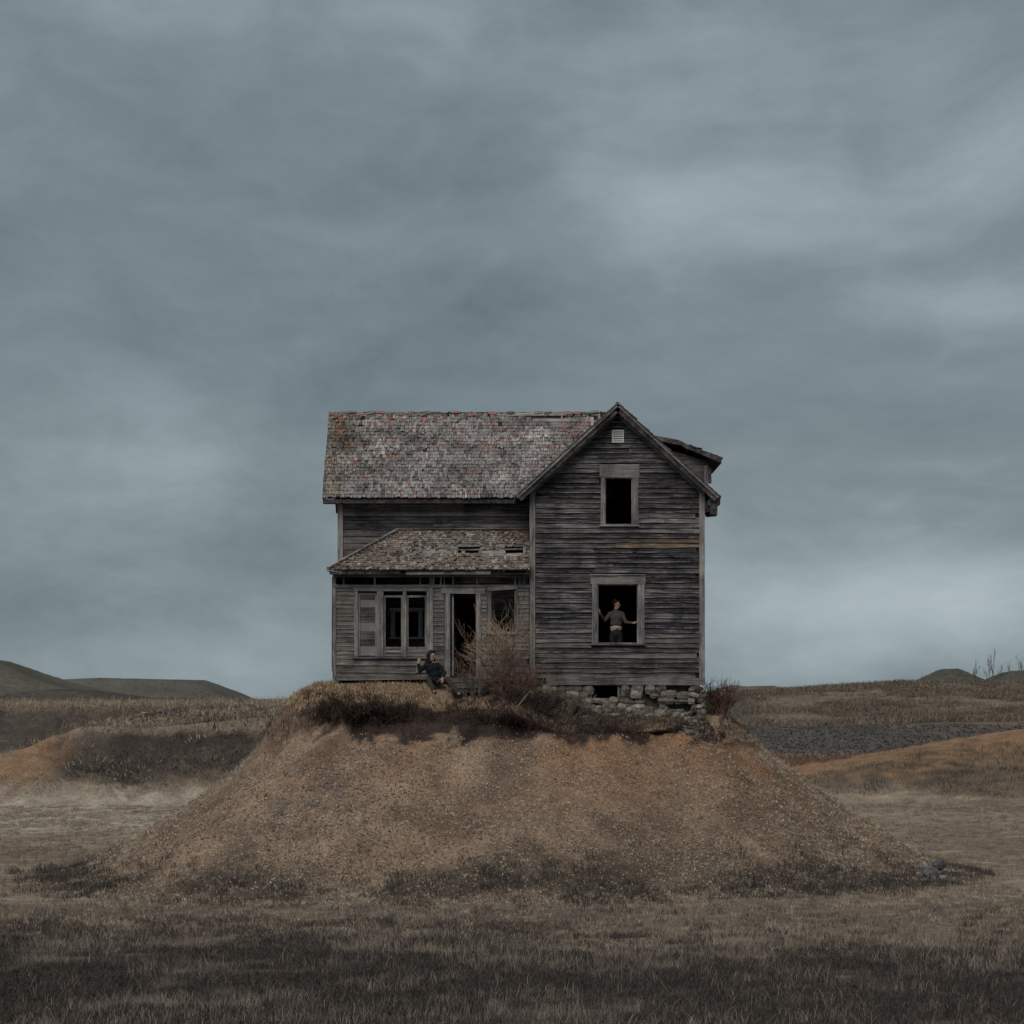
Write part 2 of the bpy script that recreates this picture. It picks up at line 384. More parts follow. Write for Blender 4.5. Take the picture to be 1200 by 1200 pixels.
def wood(name, axis_scale, dark, mid, light, lichen=None, edge=0.0):
    m, nt, b = newmat(name, 0.92, 0.1)
    o = objc(nt); r = orand(nt)
    cb = nt.nodes.new('ShaderNodeCombineXYZ')
    for i in range(3): nt.links.new(math_(nt, 'MULTIPLY', r, (37.0, 91.0, 53.0)[i]), cb.inputs[i])
    v = vmath(nt, 'ADD', o, cb.outputs[0]).outputs[0]
    g = vmath(nt, 'MULTIPLY', v, axis_scale).outputs[0]
    gr = noise_(nt, g, 1.0, 6, .68, .15).outputs[0]
    g2 = vmath(nt, 'MULTIPLY', v, tuple(a * 3.1 for a in axis_scale)).outputs[0]
    fine = noise_(nt, g2, 1.0, 3, .6).outputs[0]
    bl = noise_(nt, v, 1.7, 4, .6).outputs[0]
    t = math_(nt, 'ADD', math_(nt, 'MULTIPLY', gr, 1.15), math_(nt, 'MULTIPLY', fine, .45))
    t = math_(nt, 'ADD', t, math_(nt, 'MULTIPLY', bl, .35))
    t = math_(nt, 'ADD', t, math_(nt, 'MULTIPLY', math_(nt, 'SUBTRACT', r, .5), .20))
    t = math_(nt, 'SUBTRACT', t, .52)
    c = ramp_(nt, t, [(0.22, dark), (0.45, mid), (0.72, light), (0.95, tuple(min(1, x * 1.5) for x in light))])
    big = noise_(nt, vmath(nt, 'MULTIPLY', pos(nt), (1.3, 1.3, .9)).outputs[0], 1.0, 5, .65).outputs[0]
    c = mix_(nt, 1.0, c, ramp_(nt, big, [(.34, (.55, .54, .56)), (.5, (1, 1, 1)), (.68, (1.5, 1.47, 1.42))]), 'MULTIPLY')
    if edge:      # lap-line highlight painted into the bleached lower lip of each clapboard
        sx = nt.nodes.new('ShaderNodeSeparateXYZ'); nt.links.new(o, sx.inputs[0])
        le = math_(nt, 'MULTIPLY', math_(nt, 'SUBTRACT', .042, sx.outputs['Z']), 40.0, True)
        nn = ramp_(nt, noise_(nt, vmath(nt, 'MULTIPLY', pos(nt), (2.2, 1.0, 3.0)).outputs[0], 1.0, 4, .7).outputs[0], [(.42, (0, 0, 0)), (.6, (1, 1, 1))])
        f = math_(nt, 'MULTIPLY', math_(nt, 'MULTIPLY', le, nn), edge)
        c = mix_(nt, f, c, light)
    if lichen:
        f = ramp_(nt, noise_(nt, v, 2.3, 5, .7).outputs[0], [(.50, (0, 0, 0)), (.66, (.6, .6, .6))])
        c = mix_(nt, f, c, lichen)
    nt.links.new(c, b.inputs['Base Color'])
    bump(nt, b, math_(nt, 'ADD', gr, fine), 0.5, 0.015)
    return m
HX = (1.3, 16.0, 46.0); VX = (22.0, 12.0, 1.3)
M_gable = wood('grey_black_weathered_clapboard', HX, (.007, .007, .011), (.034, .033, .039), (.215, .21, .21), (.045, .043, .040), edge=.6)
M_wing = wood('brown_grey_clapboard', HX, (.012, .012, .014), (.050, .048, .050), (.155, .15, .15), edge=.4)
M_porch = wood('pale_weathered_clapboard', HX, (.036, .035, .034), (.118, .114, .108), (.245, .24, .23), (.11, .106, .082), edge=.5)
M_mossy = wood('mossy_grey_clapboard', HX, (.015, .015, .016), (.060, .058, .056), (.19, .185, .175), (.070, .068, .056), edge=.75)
M_ochre = wood('ochre_stained_clapboard', HX, (.02, .017, .015), (.075, .062, .05), (.22, .19, .15), (.17, .09, .06))
M_trim = wood('grey_vertical_trim', VX, (.06, .058, .06), (.165, .162, .162), (.29, .285, .28))
M_trimh = wood('grey_horizontal_trim', HX, (.055, .053, .055), (.155, .151, .150), (.28, .275, .268))
M_rake = wood('dark_rake_board', (6, 12, 6), (.014, .013, .014), (.055, .052, .053), (.125, .122, .12))
M_stepw = wood('brown_step_board', HX, (.03, .026, .024), (.09, .078, .066), (.2, .18, .15))
def plain(name, c, rough=.9, var=.25, scale=8):
    m, nt, b = newmat(name, rough, .12)
    n = noise_(nt, objc(nt), scale, 4, .6).outputs[0]
    col = ramp_(nt, n, [(.3, tuple(x * (1 - var) for x in c)), (.7, tuple(x * (1 + var) for x in c))])
    nt.links.new(col, b.inputs['Base Color']); bump(nt, b, n, .3, .01)
    return m
M_dark = plain('blackened_sheathing', (.020, .019, .019))
M_room = plain('dark_plaster', (.030, .029, .030))  # plaster set near black: the shade of the rooms is put into its colour
M_white = plain('chalky_white_paint', (.46, .47, .47), .7, .12)
M_dull = plain('dull_fogged_board', (.16, .165, .16), .6, .2, 3)

def shingle_material():
    m, nt, b = newmat('cedar_shingle', .92, .1)
    a = attr(nt); p = pos(nt)
    g = vmath(nt, 'MULTIPLY', p, (45, 8, 8)).outputs[0]
    n = noise_(nt, g, 1.0, 4, .6).outputs[0]
    v = ramp_(nt, n, [(.3, (.55, .54, .53)), (.7, (1.35, 1.35, 1.35))])
    nt.links.new(mix_(nt, 1.0, a, v, 'MULTIPLY'), b.inputs['Base Color'])
    bump(nt, b, n, .5, .01); return m
M_shingle = shingle_material()
def stone_material(name, c0, c1, c2):
    m, nt, b = newmat(name, .93, .12)
    o = objc(nt); r = orand(nt)
    cb = nt.nodes.new('ShaderNodeCombineXYZ'); nt.links.new(math_(nt, 'MULTIPLY', r, 77.), cb.inputs[0])
    v = vmath(nt, 'ADD', o, cb.outputs[0]).outputs[0]
    n = noise_(nt, v, 9, 5, .65).outputs[0]
    t = math_(nt, 'ADD', n, math_(nt, 'MULTIPLY', math_(nt, 'SUBTRACT', r, .5), .35))
    nt.links.new(ramp_(nt, t, [(.25, c0), (.5, c1), (.8, c2)]), b.inputs['Base Color'])
    bump(nt, b, n, .7, .03); return m
M_stone = stone_material('lime_field_stone', (.04, .036, .032), (.122, .112, .096), (.27, .25, .215))
M_fleck = stone_material('pale_pebble', (.20, .18, .15), (.36, .33, .28), (.55, .52, .46))
M_rock = stone_material('grey_boulder', (.045, .045, .048), (.115, .116, .118), (.23, .23, .228))

# ------------------------------------------------------------------ the house
house = empty('abandoned_farmhouse', (0.4, 0.0, 5.1))
tag(house, 'abandoned weathered grey wooden farmhouse with gable and enclosed porch on top of the mound', 'house')
GX0, GX1 = PX(622), PX(825)          # gable block
WX0 = PX(397, 1.8)                   # left wall of the wing
WY = 1.8                             # front wall of the wing
BACK = 7.6
FLOOR = 5.36
def cells(x0, x1, z0, z1, holes):
    """rectangles covering the area outside the openings"""
    xsn = sorted({x0, x1, *[h[0] for h in holes], *[h[1] for h in holes]})
    zsn = sorted({z0, z1, *[h[2] for h in holes], *[h[3] for h in holes]})
    out = []
    for i in range(len(xsn) - 1):
        for j in range(len(zsn) - 1):
            cx = (xsn[i] + xsn[i + 1]) / 2; cz = (zsn[j] + zsn[j + 1]) / 2
            if not any(h[0] < cx < h[1] and h[2] < cz < h[3] for h in holes) and x0 <= cx <= x1 and z0 <= cz <= z1:
                out.append((xsn[i], xsn[i + 1], zsn[j], zsn[j + 1]))
    return out
def board_mesh(L, h, t=.028, rag=.006, seg=None):
    seg = seg or max(2, min(5, int(L / .55) + 1))
    vs = []; fs = []
    ph = random.uniform(0, 9); amp = rag
    for i in range(seg + 1):
        x = L * i / seg
        dz = amp * math.sin(x * 1.7 + ph) + random.uniform(-rag, rag) * .7
        bow = abs(random.gauss(0, .009))
        vs += [(x, 0, dz * .4 + h), (x, -.009, dz * .4 + h), (x, -t - bow, dz), (x, 0, dz)]
    for i in range(seg):
        b = i * 4
        for k in range(3): fs.append((b + k, b + k + 1, b + 5 + k, b + 4 + k))
    fs += [(0, 3, 2, 1), (seg * 4, seg * 4 + 1, seg * 4 + 2, seg * 4 + 3)]
    me = bpy.data.meshes.new('siding_board'); me.from_pydata(vs, [], [tuple(reversed(f)) for f in fs]); me.update()
    return me
def siding(parent, mat0, Y, z0, z1, e, xl, xr, holes, miss=.02, joints=.6, t=.028, rag=.006):
    z = z0; n = 0
    while z < z1 - .02:
        mat = mat0
        if mat0 is M_gable:
            if abs(z - PZ(639)) < .07: mat = M_ochre
            elif z < PZ(752): mat = M_mossy if random.random() < .75 else M_gable
            elif random.random() < .10: mat = M_mossy
        a, b = xl(z + e * .5), xr(z + e * .5)
        if b - a > .08:
            spans = [(a, b)]
            for h in holes:
                if h[2] < z + e * .7 and h[3] > z + e * .3:
                    nsp = []
                    for s0, s1 in spans:
                        if h[0] > s0 and h[0] < s1: nsp.append((s0, h[0]))
                        if h[1] > s0 and h[1] < s1: nsp.append((h[1], s1))
                        if h[1] <= s0 or h[0] >= s1: nsp.append((s0, s1))
                    spans = nsp
            for s0, s1 in spans:
                if s1 - s0 < .05: continue
                cutp = [s0]
                if s1 - s0 > 1.9 and (random.random() < joints or mat is M_ochre): cutp.append(s0 + (s1 - s0) * random.uniform(.25, .75))
                cutp.append(s1)
                for c0, c1 in zip(cutp[:-1], cutp[1:]):
                    if random.random() < miss: continue
                    g0 = .003 if c0 != s0 else 0; sh = 0.0
                    c1b = c1 - (random.uniform(.02, .12) if random.random() < .06 and c1 - c0 > 1 else .003)
                    me = board_mesh(c1b - c0 - g0, e * 1.16, t, rag)
                    o = link('siding_board', me, M_mossy if (mat is M_ochre and c0 < PX(655)) else mat, parent, (c0 + g0, Y, z + random.gauss(0, .003)))
                    o.rotation_euler.y = random.gauss(0, .0045) * min(1, 1.5 / (c1 - c0)) ; n += 1
        z += e
    return n
def plank(name, mat, lo, hi, parent, jit=.004, label=None):
    b = MB(); b.box(lo, hi, None, jit); o = b.build(name, mat, parent, loc=lo)
    if label: o['label'] = label
    return o

# --- gable block
K = 110 / 120                                         # gable slope
APX, APZ, ROY = PX(724, -.35), PZ(470, -.35), -.35    # apex of the roof edge
T_ = .15
apz = APZ - .19                                       # underside
EZ = apz - K * (APX - GX0)                            # wall top at corners
upper_hole = (PX(709), PX(741), PZ(615), PZ(560))
lower_hole = (PX(700.5), PX(747.5), PZ(754), PZ(685))
base_z = PZ(803)
gw = MB()
for (a, b_, c, d_) in cells(GX0 + .01, GX1 - .01, base_z + .02, EZ, [upper_hole, lower_hole]): gw.box((a, .001, c), (b_, .12, d_))
# triangle above, split round the top of the upper window
def tri_piece(mb, x0, x1, zb, Y0, Y1):
    z0 = apz - K * abs(APX - x0); z1 = apz - K * abs(APX - x1)
    z0 = max(z0, zb); z1 = max(z1, zb)
    mb.add([(x0, Y0, zb), (x1, Y0, zb), (x1, Y0, z1), (x0, Y0, z0), (x0, Y1, zb), (x1, Y1, zb), (x1, Y1, z1), (x0, Y1, z0)],
           [(0, 1, 2, 3), (7, 6, 5, 4), (3, 2, 6, 7), (0, 3, 7, 4), (1, 5, 6, 2), (0, 4, 5, 1)])
uh = upper_hole
for x0, x1, zb in [(GX0, uh[0], EZ), (uh[0], APX, max(EZ, uh[3])), (APX, uh[1], max(EZ, uh[3])), (uh[1], GX1, EZ)]:
    tri_piece(gw, x0, x1, zb, .001, .12)
gable_wall = gw.build('gable_wall', M_dark, house)
vent_hole = (PX(717), PX(731), PZ(519), PZ(504))
cas_u = (PX(704), PX(748), PZ(617), PZ(544)); cas_l = (PX(693.5), PX(755), PZ(757), PZ(673))
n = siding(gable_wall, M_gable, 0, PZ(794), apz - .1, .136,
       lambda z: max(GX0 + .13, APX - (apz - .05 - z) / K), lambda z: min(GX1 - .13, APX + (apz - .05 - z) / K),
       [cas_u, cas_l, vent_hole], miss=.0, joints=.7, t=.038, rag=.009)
print('gable boards', n)
plank('corner_board', M_trim, (GX0 - .03, -.045, base_z + .02), (GX0 + .12, .0, EZ + .03), gable_wall)
plank('corner_board', M_trim, (GX1 - .13, -.045, base_z + .02), (GX1 + .02, .0, EZ + .03), gable_wall)
plank('water_table_board', M_trimh, (PX(640), -.05, PZ(803)), (GX1 + .03, -.002, PZ(794.5)), gable_wall, .006)
# side and back walls of the block
def side_wall(name, x0, x1, y0, y1, z0, z1, mat, out, parent=house, holes=()):
    m = MB()
    m.box((min(x0, x1), y0, z0), (max(x0, x1), y1, z1)); o = m.build(name, M_dark, parent)
    s = MB(); z = z0
    while z < z1 - .05:
        if out in ('L', 'R'):
            xx = min(x0, x1) if out == 'L' else max(x0, x1); sg = -1 if out == 'L' else 1
            s.add([(xx, y0, z), (xx, y1, z), (xx + sg * .03, y1, z), (xx + sg * .03, y0, z), (xx, y0, z + .17), (xx, y1, z + .17), (xx + sg * .008, y1, z + .17), (xx + sg * .008, y0, z + .17)],
                  [(0, 1, 2, 3), (3, 2, 6, 7), (4, 5, 6, 7), (0, 3, 7, 4), (1, 2, 6, 5)])
        else:
            s.add([(x0, y1, z), (x1, y1, z), (x1, y1 + .03, z), (x0, y1 + .03, z), (x0, y1, z + .17), (x1, y1, z + .17), (x1, y1 + .008, z + .17), (x0, y1 + .008, z + .17)],
                  [(0, 1, 2, 3), (3, 2, 6, 7), (4, 5, 6, 7), (0, 3, 7, 4), (1, 2, 6, 5)])
        z += .157
    so = s.build('siding', mat, o); so['kind'] = 'stuff'
    return o
side_wall('side_wall', GX1 - .12, GX1 - .012, .125, BACK, base_z + .02, EZ - .02, M_gable, 'R')
side_wall('side_wall', GX0 + .012, GX0 + .12, .125, 1.78, base_z, EZ - .02, M_gable, 'L')
side_wall('back_wall', GX0 + .01, GX1 - .13, BACK - .1, BACK, base_z, EZ, M_gable, 'B')
bt = MB(); tri_piece(bt, GX0, APX, EZ, BACK - .1, BACK); tri_piece(bt, APX, GX1, EZ, BACK - .1, BACK); bt.build('back_gable', M_gable, house)
# floors and partition walls (dark rooms)
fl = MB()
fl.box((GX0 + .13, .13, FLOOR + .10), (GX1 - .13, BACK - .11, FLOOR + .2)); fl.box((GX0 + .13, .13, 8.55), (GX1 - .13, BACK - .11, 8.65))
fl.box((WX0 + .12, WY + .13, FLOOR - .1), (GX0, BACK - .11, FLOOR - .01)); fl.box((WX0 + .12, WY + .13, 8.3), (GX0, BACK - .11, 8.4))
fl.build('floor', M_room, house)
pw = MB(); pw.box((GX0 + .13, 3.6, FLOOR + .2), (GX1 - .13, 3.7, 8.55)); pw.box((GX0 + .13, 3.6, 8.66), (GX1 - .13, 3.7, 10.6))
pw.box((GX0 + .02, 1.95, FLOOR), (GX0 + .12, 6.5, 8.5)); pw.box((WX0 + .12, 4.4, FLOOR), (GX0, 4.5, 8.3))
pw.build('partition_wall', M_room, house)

# windows of the gable: casing boards and jambs
def window(hole, cas, Y, parent=house, matv=M_trim, math=M_trimh, head_over=.03, sash=None, depth=.14, label=None, sill=.045):
    hx0, hx1, hz0, hz1 = hole; cx0, cx1, cz0, cz1 = cas
    b = MB(); y0, y1 = Y - .006, Y + depth
    for lo, hi in (((hx0 - .001, y0, hz0), (hx0 + .022, y1, hz1)), ((hx1 - .022, y0, hz0), (hx1 + .001, y1, hz1)),
                   ((hx0 + .022, y0, hz1 - .022), (hx1 - .022, y1, hz1 + .001)), ((hx0 + .022, y0, hz0 - .001), (hx1 - .022, y1, hz0 + .022))):
        b.box(lo, hi)
    w_ = b.build('window', matv, parent, loc=(hx0, Y, hz0))
    if label: w_['label'] = label
    plank('casing_board', matv, (cx0, Y - .05, cz0 + .03), (hx0 - .002, Y - .007, hz1 + .001), w_, .005)
    plank('casing_board', matv, (hx1 + .002, Y - .05, cz0 + .03), (cx1, Y - .007, hz1 + .001), w_, .005)
    plank('head_board', math, (cx0 - head_over, Y - .055, hz1 + .006), (cx1 + head_over, Y - .007, cz1), w_, .006)
    if sill: plank('sill', math, (cx0 - .05, Y - .09, hz0 - sill), (cx1 + .05, Y + .05, hz0 - .004), w_, .006)
    return w_
wu = window(upper_hole, cas_u, 0, label='narrow empty window opening high in the gable')
wl_ = window(lower_hole, cas_l, 0, label='wide empty window opening on the ground floor')
plank('drip_board', M_trimh, (cas_l[0] - .04, -.08, cas_l[3] - .03), (cas_l[1] + .03, -.057, cas_l[3]), wl_)
# louvred vent
vx0, vx1, vz0, vz1 = vent_hole
vb = MB()
for lo, hi in (((vx0, -.06, vz0), (vx0 + .045, .0, vz1)), ((vx1 - .045, -.06, vz0), (vx1, .0, vz1)), ((vx0 + .045, -.06, vz0), (vx1 - .045, .0, vz0 + .045)), ((vx0 + .045, -.06, vz1 - .045), (vx1 - .045, .0, vz1))): vb.box(lo, hi)
vent = vb.build('vent', M_white, house, loc=(vx0, 0, vz0)); vent['label'] = 'small square white louvred vent under the gable peak'
for k in range(4):
    z = vz0 + .06 + k * (vz1 - vz0 - .1) / 4
    s = MB(); s.add([(vx0 + .046, -.05, z), (vx1 - .046, -.05, z), (vx1 - .046, -.01, z + .05), (vx0 + .046, -.01, z + .05), (vx0 + .046, -.05, z + .01), (vx1 - .046, -.05, z + .01), (vx1 - .046, -.01, z + .06), (vx0 + .046, -.01, z + .06)],
                    [(3, 2, 1, 0), (4, 5, 6, 7), (0, 1, 5, 4), (2, 3, 7, 6), (1, 2, 6, 5), (3, 0, 4, 7)])
    s.build('louvre', M_white, vent)

# --- shingled roof planes
def palette(u, v, seed, kind):
    r = random.random()
    n_ = mnoise.noise(Vector((u * .9, v * 1.4, seed))); n2 = mnoise.noise(Vector((u * 2.3, v * 3.1, seed + 9)))
    if kind == 'wing':
        base = (.198, .191, .189) if r < .6 else ((.115, .107, .104) if r < .8 else (.245, .237, .235))
        base = tuple(c * max(.45, 1.0 + .8 * n_ + .35 * n2) for c in base)
        if n2 + .45 * (v / 3.6 - .5) > .29 and random.random() < .35: base = (.225, .135, .122)
        elif random.random() < .015: base = (.23, .125, .11)
        if u + .45 * n2 + random.gauss(0, .12) < .75: base = (base[0] * .78, base[1] * .73, base[2] * .66)
    elif kind == 'porch':
        base = (.18, .163, .143) if r < .55 else ((.11, .095, .084) if r < .8 else (.26, .24, .212))
        if n_ > .2: base = (base[0] * .82, base[1] * .74, base[2] * .70)
    else:
        base = (.085, .083, .082) if r < .6 else (.13, .125, .12)
    k = random.uniform(.8, 1.14); return tuple(c * k for c in base)
def shingle_plane(parent, O, U, V, Nn, width, length, e, lim, skip, kind, seed, wmin=.07, wmax=.15, lift=.02):
    mb = MB(); v = -.03; row = 0
    O = Vector(O)
    while v < length:
        u0, u1 = lim(max(0, v + e * .5)); u = u0 + random.uniform(-.02, .01)
        while u < u1 - .02:
            wd = min(random.uniform(wmin, wmax) * random.choice((1, 1, .65)), u1 - u + .01); cu = u + wd / 2; cv = v + e / 2
            if not skip(cu, cv):
                ln = e * 1.9; d0 = random.gauss(0, .011)
                if v + ln > length + .02: ln = length + .02 - v
                l0, l1 = [max(0, random.gauss(.004, lift * .6)) for _ in range(2)]
                th = random.uniform(.02, .034); g = random.uniform(.003, .010)
                pts = [(u + g, v + d0, .028 + l0), (u + wd - g, v + d0 + random.gauss(0, .010), .028 + l1), (u + wd - g, v + ln, .006), (u + g, v + ln, .006)]
                A = [O + U * a + V * b + Nn * c for a, b, c in pts]; B = [p + Nn * -th for p in A[:2]]
                mb.add([*A, *B], [(0, 1, 2, 3), (4, 5, 1, 0), (4, 0, 3), (1, 5, 2)], palette(cu, cv, seed, kind))
            u += wd
        v += e; row += 1
    o = mb.build('shingles', M_shingle, parent, cols=True); o['kind'] = 'stuff'; return o

# wing roof
wy0, wz0 = WY - .35, PZ(583, WY - .35); wy1, wz1 = 3.9, PZ(484, 3.9)
wxl, wxr = PX(377.5, wy0), APX - .05
Vw = Vector((0, wy1 - wy0, wz1 - wz0)); Lw = Vw.length; Vw.normalize(); Nw = Vector((0, -Vw.z, Vw.y))
wr = MB()
def slab(mb, O, U, V, Nn, pts, t=.05):
    A = [Vector(O) + U * a + V * b for a, b in pts]; B = [p - Nn * t for p in A]; n_ = len(A)
    mb.add(A + B, [tuple(range(n_)), tuple(range(2 * n_ - 1, n_ - 1, -1))] + [(i, n_ + i, n_ + (i + 1) % n_, (i + 1) % n_) for i in range(n_)])
Ux = Vector((1, 0, 0))
Ow = Vector((wxl, wy0, wz0))
slab(wr, Ow, Ux, Vw, Nw, [(0, 0), (wxr - wxl, 0), (wxr - wxl, Lw), (0, Lw)])
Vb = Vector((0, -Vw.y, Vw.z)); Nb = Vector((0, Vw.z, Vw.y)); Ob = Vector((wxl, 2 * wy1 - wy0, wz0))
slab(wr, Ob, Ux, Vb, Nb, [(0, 0), (wxr - wxl, 0), (wxr - wxl, Lw), (0, Lw)])
wing_roof = wr.build('wing_roof', M_dark, house)
damage = [(1.9, 3.32, .34, .035), (2.35, 3.02, .5, .03), (3.3, 2.9, .42, .03), (.9, 3.0, .22, .03), (4.5, 3.2, .5, .03), (6.5, 2.75, .35, .04), (5.5, 2.75, .3, .03), (3.9, 1.2, .07, .05), (2.0, 1.75, .12, .03), (2.78, 3.42, .10, .07), (4.15, 3.38, .16, .06), (4.95, 3.05, .10, .09), (5.0, 1.98, .07, .05), (1.1, 3.45, .2, .05), (6.35, 3.3, .5, .16), (5.6, 3.47, .5, .05), (6.0, 2.9, .12, .05), (6.2, 2.6, .06, .05), (3.4, 3.5, .25, .04)]
def skip_w(u, v):
    for cu, cv, ru, rv in damage:
        if ((u - cu) / ru) ** 2 + ((v - cv) / rv) ** 2 < 1: return True
    if u > 5.4 and v > Lw - .35 and random.random() < .45: return True
    if v > Lw - .5 and random.random() < .10: return True
    return random.random() < .018
shingle_plane(wing_roof, Ow, Ux, Vw, Nw, wxr - wxl, Lw, .14, lambda v: (0.0 + random.uniform(-.02, .03), wxr - wxl), skip_w, 'wing', 3, .055, .125, .03)
shingle_plane(wing_roof, Ob, Ux, Vb, Nb, wxr - wxl, Lw, .155, lambda v: (0.0, wxr - wxl), lambda u, v: False, 'wing', 5, .12, .2)
# bare roof boards showing near the ridge
for k, (u0, u1, v) in enumerate([(5.35, 6.9, Lw - .16), (5.9, 7.2, Lw - .42), (6.2, 7.0, Lw - .68)]):
    A = Ow + Ux * u0 + Vw * v + Nw * .004; b = MB()
    slab(b, A + Nw * .03, Ux, Vw, Nw, [(0, 0), (u1 - u0, random.uniform(-.02, .02)), (u1 - u0, .13), (0, .14)], .025)
    b.build('roof_board', M_trimh, wing_roof)
for k in range(30):     # broken ridge cap pieces
    u0 = k * (wxr - wxl) / 30
    if random.random() < .35: continue
    rb = MB(); A = Ow + Ux * (u0 + .01) + Vw * (Lw - .07) + Nw * .045
    c_ = random.choice([(.24, .13, .115), (.17, .16, .15), (.09, .08, .075), (.14, .13, .12)])
    slab(rb, A + Vector((0, 0, random.uniform(-.02, .03))), Ux, Vw, Nw, [(0, random.uniform(-.07, .02)), (.23, random.uniform(-.07, .02)), (.23, .08 + random.uniform(-.03, .03)), (0, .08)], .02)
    rb.c = [c_] * len(rb.c); rb.build('ridge_cap', M_shingle, wing_roof, cols=True)
plank('fascia', M_rake, (wxl + .02, wy0 + .02, wz0 - .16), (GX0 - .45, wy0 + .045, wz0 - .045), wing_roof, .005)
plank('soffit', M_rake, (wxl + .02, wy0 + .05, wz0 - .16), (GX0 - .04, WY - .03, wz0 - .13), wing_roof, .003)
for sgn in (1,):
    b = MB(); O2 = Ow - Nw * .055
    slab(b, O2, Ux, Vw, Nw, [(.01, .03), (.035, .03), (.035, Lw - .02), (.01, Lw - .02)], .13); b.build('rake_board', M_rake, wing_roof)

# wing walls
wing_hole = (PX(460, WY) + .05, PX(493, WY) - .05, PZ(747, WY), PZ(716, WY))
door_in = (-1.72, -.86, FLOOR, 7.55)
ww = MB(); Wtop = wz0 - .12
for (a, b_, c, d_) in cells(WX0 + .01, GX0, FLOOR - .25, Wtop, [wing_hole, door_in]): ww.box((a, WY + .001, c), (b_, WY + .12, d_))
wing_wall = ww.build('wing_wall', M_dark, house)
wcas = (wing_hole[0] - .1, wing_hole[1] + .1, wing_hole[2] - .05, wing_hole[3] + .08)
dcas = (door_in[0] - .08, door_in[1] + .08, door_in[2], door_in[3] + .1)
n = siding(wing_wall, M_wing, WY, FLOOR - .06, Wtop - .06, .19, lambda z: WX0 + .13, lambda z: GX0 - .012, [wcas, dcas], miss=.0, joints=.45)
print('wing boards', n)
plank('corner_board', M_trim, (WX0 - .03, WY - .045, FLOOR - .2), (WX0 + .12, WY - .001, Wtop), wing_wall)
plank('frieze_board', M_trimh, (WX0 + .35, WY - .06, Wtop - .12), (PX(545, WY), WY - .035, Wtop - .03), wing_wall, .012)
plank('frieze_board', M_wing, (PX(546, WY), WY - .055, Wtop - .19), (PX(575, WY), WY - .035, Wtop - .12), wing_wall, .012)
window(wing_hole, wcas, WY, matv=M_white, math=M_white, label='inner window seen through the porch windows', sill=.04)  # trim whitened to show in the dim porch: brightness put into its colour
side_wall('side_wall', WX0 + .012, WX0 + .12, WY + .125, 6.0, FLOOR - .25, Wtop, M_wing, 'L')
side_wall('back_wall', WX0 + .01, GX0, 5.9, 6.0, FLOOR - .25, Wtop, M_wing, 'B')
gt = MB(); gt.add([(WX0 + .0, WY, Wtop), (WX0, 6.0, Wtop), (WX0, 3.9, wz1 - .12), (WX0 + .1, WY, Wtop), (WX0 + .1, 6.0, Wtop), (WX0 + .1, 3.9, wz1 - .12)], [(0, 2, 1), (3, 4, 5), (0, 3, 5, 2), (2, 5, 4, 1), (0, 1, 4, 3)])
gt.build('side_gable', M_wing, house)

# gable roof
gr = MB(); Vg = Vector((K, 0, -1)); 
def gable_plane(sgn, y0, y1, z_ap, length):
    U = Vector((0, 1, 0)) ; V = Vector((-sgn, 0, K)).normalized()
    Nn = Vector((sgn * K, 0, 1)).normalized()
    O = Vector((APX, y0, z_ap)) - V * length
    return O, U, V, Nn
Lg = math.hypot(PX(844.5, ROY) - APX, K * (PX(844.5, ROY) - APX))
gable_roof = None
planes = [gable_plane(s, ROY, BACK + .3, APZ, Lg) for s in (-1, 1)]
for (O, U, V, Nn) in planes: slab(gr, O - Nn * .045, U, V, Nn, [(0, 0), (BACK + .3 - ROY, 0), (BACK + .3 - ROY, Lg), (0, Lg)], .03)
gable_roof = gr.build('gable_roof', M_dark, house)
for s, (O, U, V, Nn) in zip((-1, 1), planes):
    shingle_plane(gable_roof, O - Nn * .045, U, V, Nn, BACK + .3 - ROY, Lg, .155, lambda v: (-.02 + random.uniform(-.015, .01), BACK + .3 - ROY), lambda u, v: random.random() < .01, 'dark', 7 + s, .1, .2)
    # rake fascia in two stepped boards, then the frieze on the wall
    b = MB(); slab(b, O - Nn * .08 + U * .0, U, V, Nn, [(-.0, .02), (.03, .02), (.03, Lg - .01), (-.0, Lg - .01)], .15)
    b.build('rake_board', M_rake, gable_roof)
    b = MB(); slab(b, O - Nn * .055 - U * .03, U, V, Nn, [(0, 0), (.028, 0), (.028, Lg), (0, Lg)], .06)
    b.build('rake_moulding', M_trimh, gable_roof)
    b = MB(); slab(b, O - Nn * .18, U, V, Nn, [(-ROY - .06, .35), (-ROY - .035, .35), (-ROY - .035, Lg - .1), (-ROY - .06, Lg - .1)], .10)
    b.build('frieze_board', M_trimh, gable_roof)
    b = MB(); slab(b, O - Nn * .095, U, V, Nn, [(.035, .03), (-ROY - .065, .03), (-ROY - .065, Lg - .01), (.035, Lg - .01)], .03)
    b.build('soffit', M_rake, gable_roof)
# broken eave box at the right corner
ex = PX(843, 0)
plank('eave_box', M_rake, (ex - .28, -.22, PZ(604)), (ex - .05, .7, PZ(590)), gable_roof, .035)
plank('eave_box', M_rake, (ex - .33, -.2, PZ(592)), (ex + .0, 3.5, PZ(585)), gable_roof, .02)
plank('eave_bracket', M_rake, (GX1 + .03, -.1, PZ(600)), (GX1 + .2, .05, PZ(588)), gable_roof, .02)

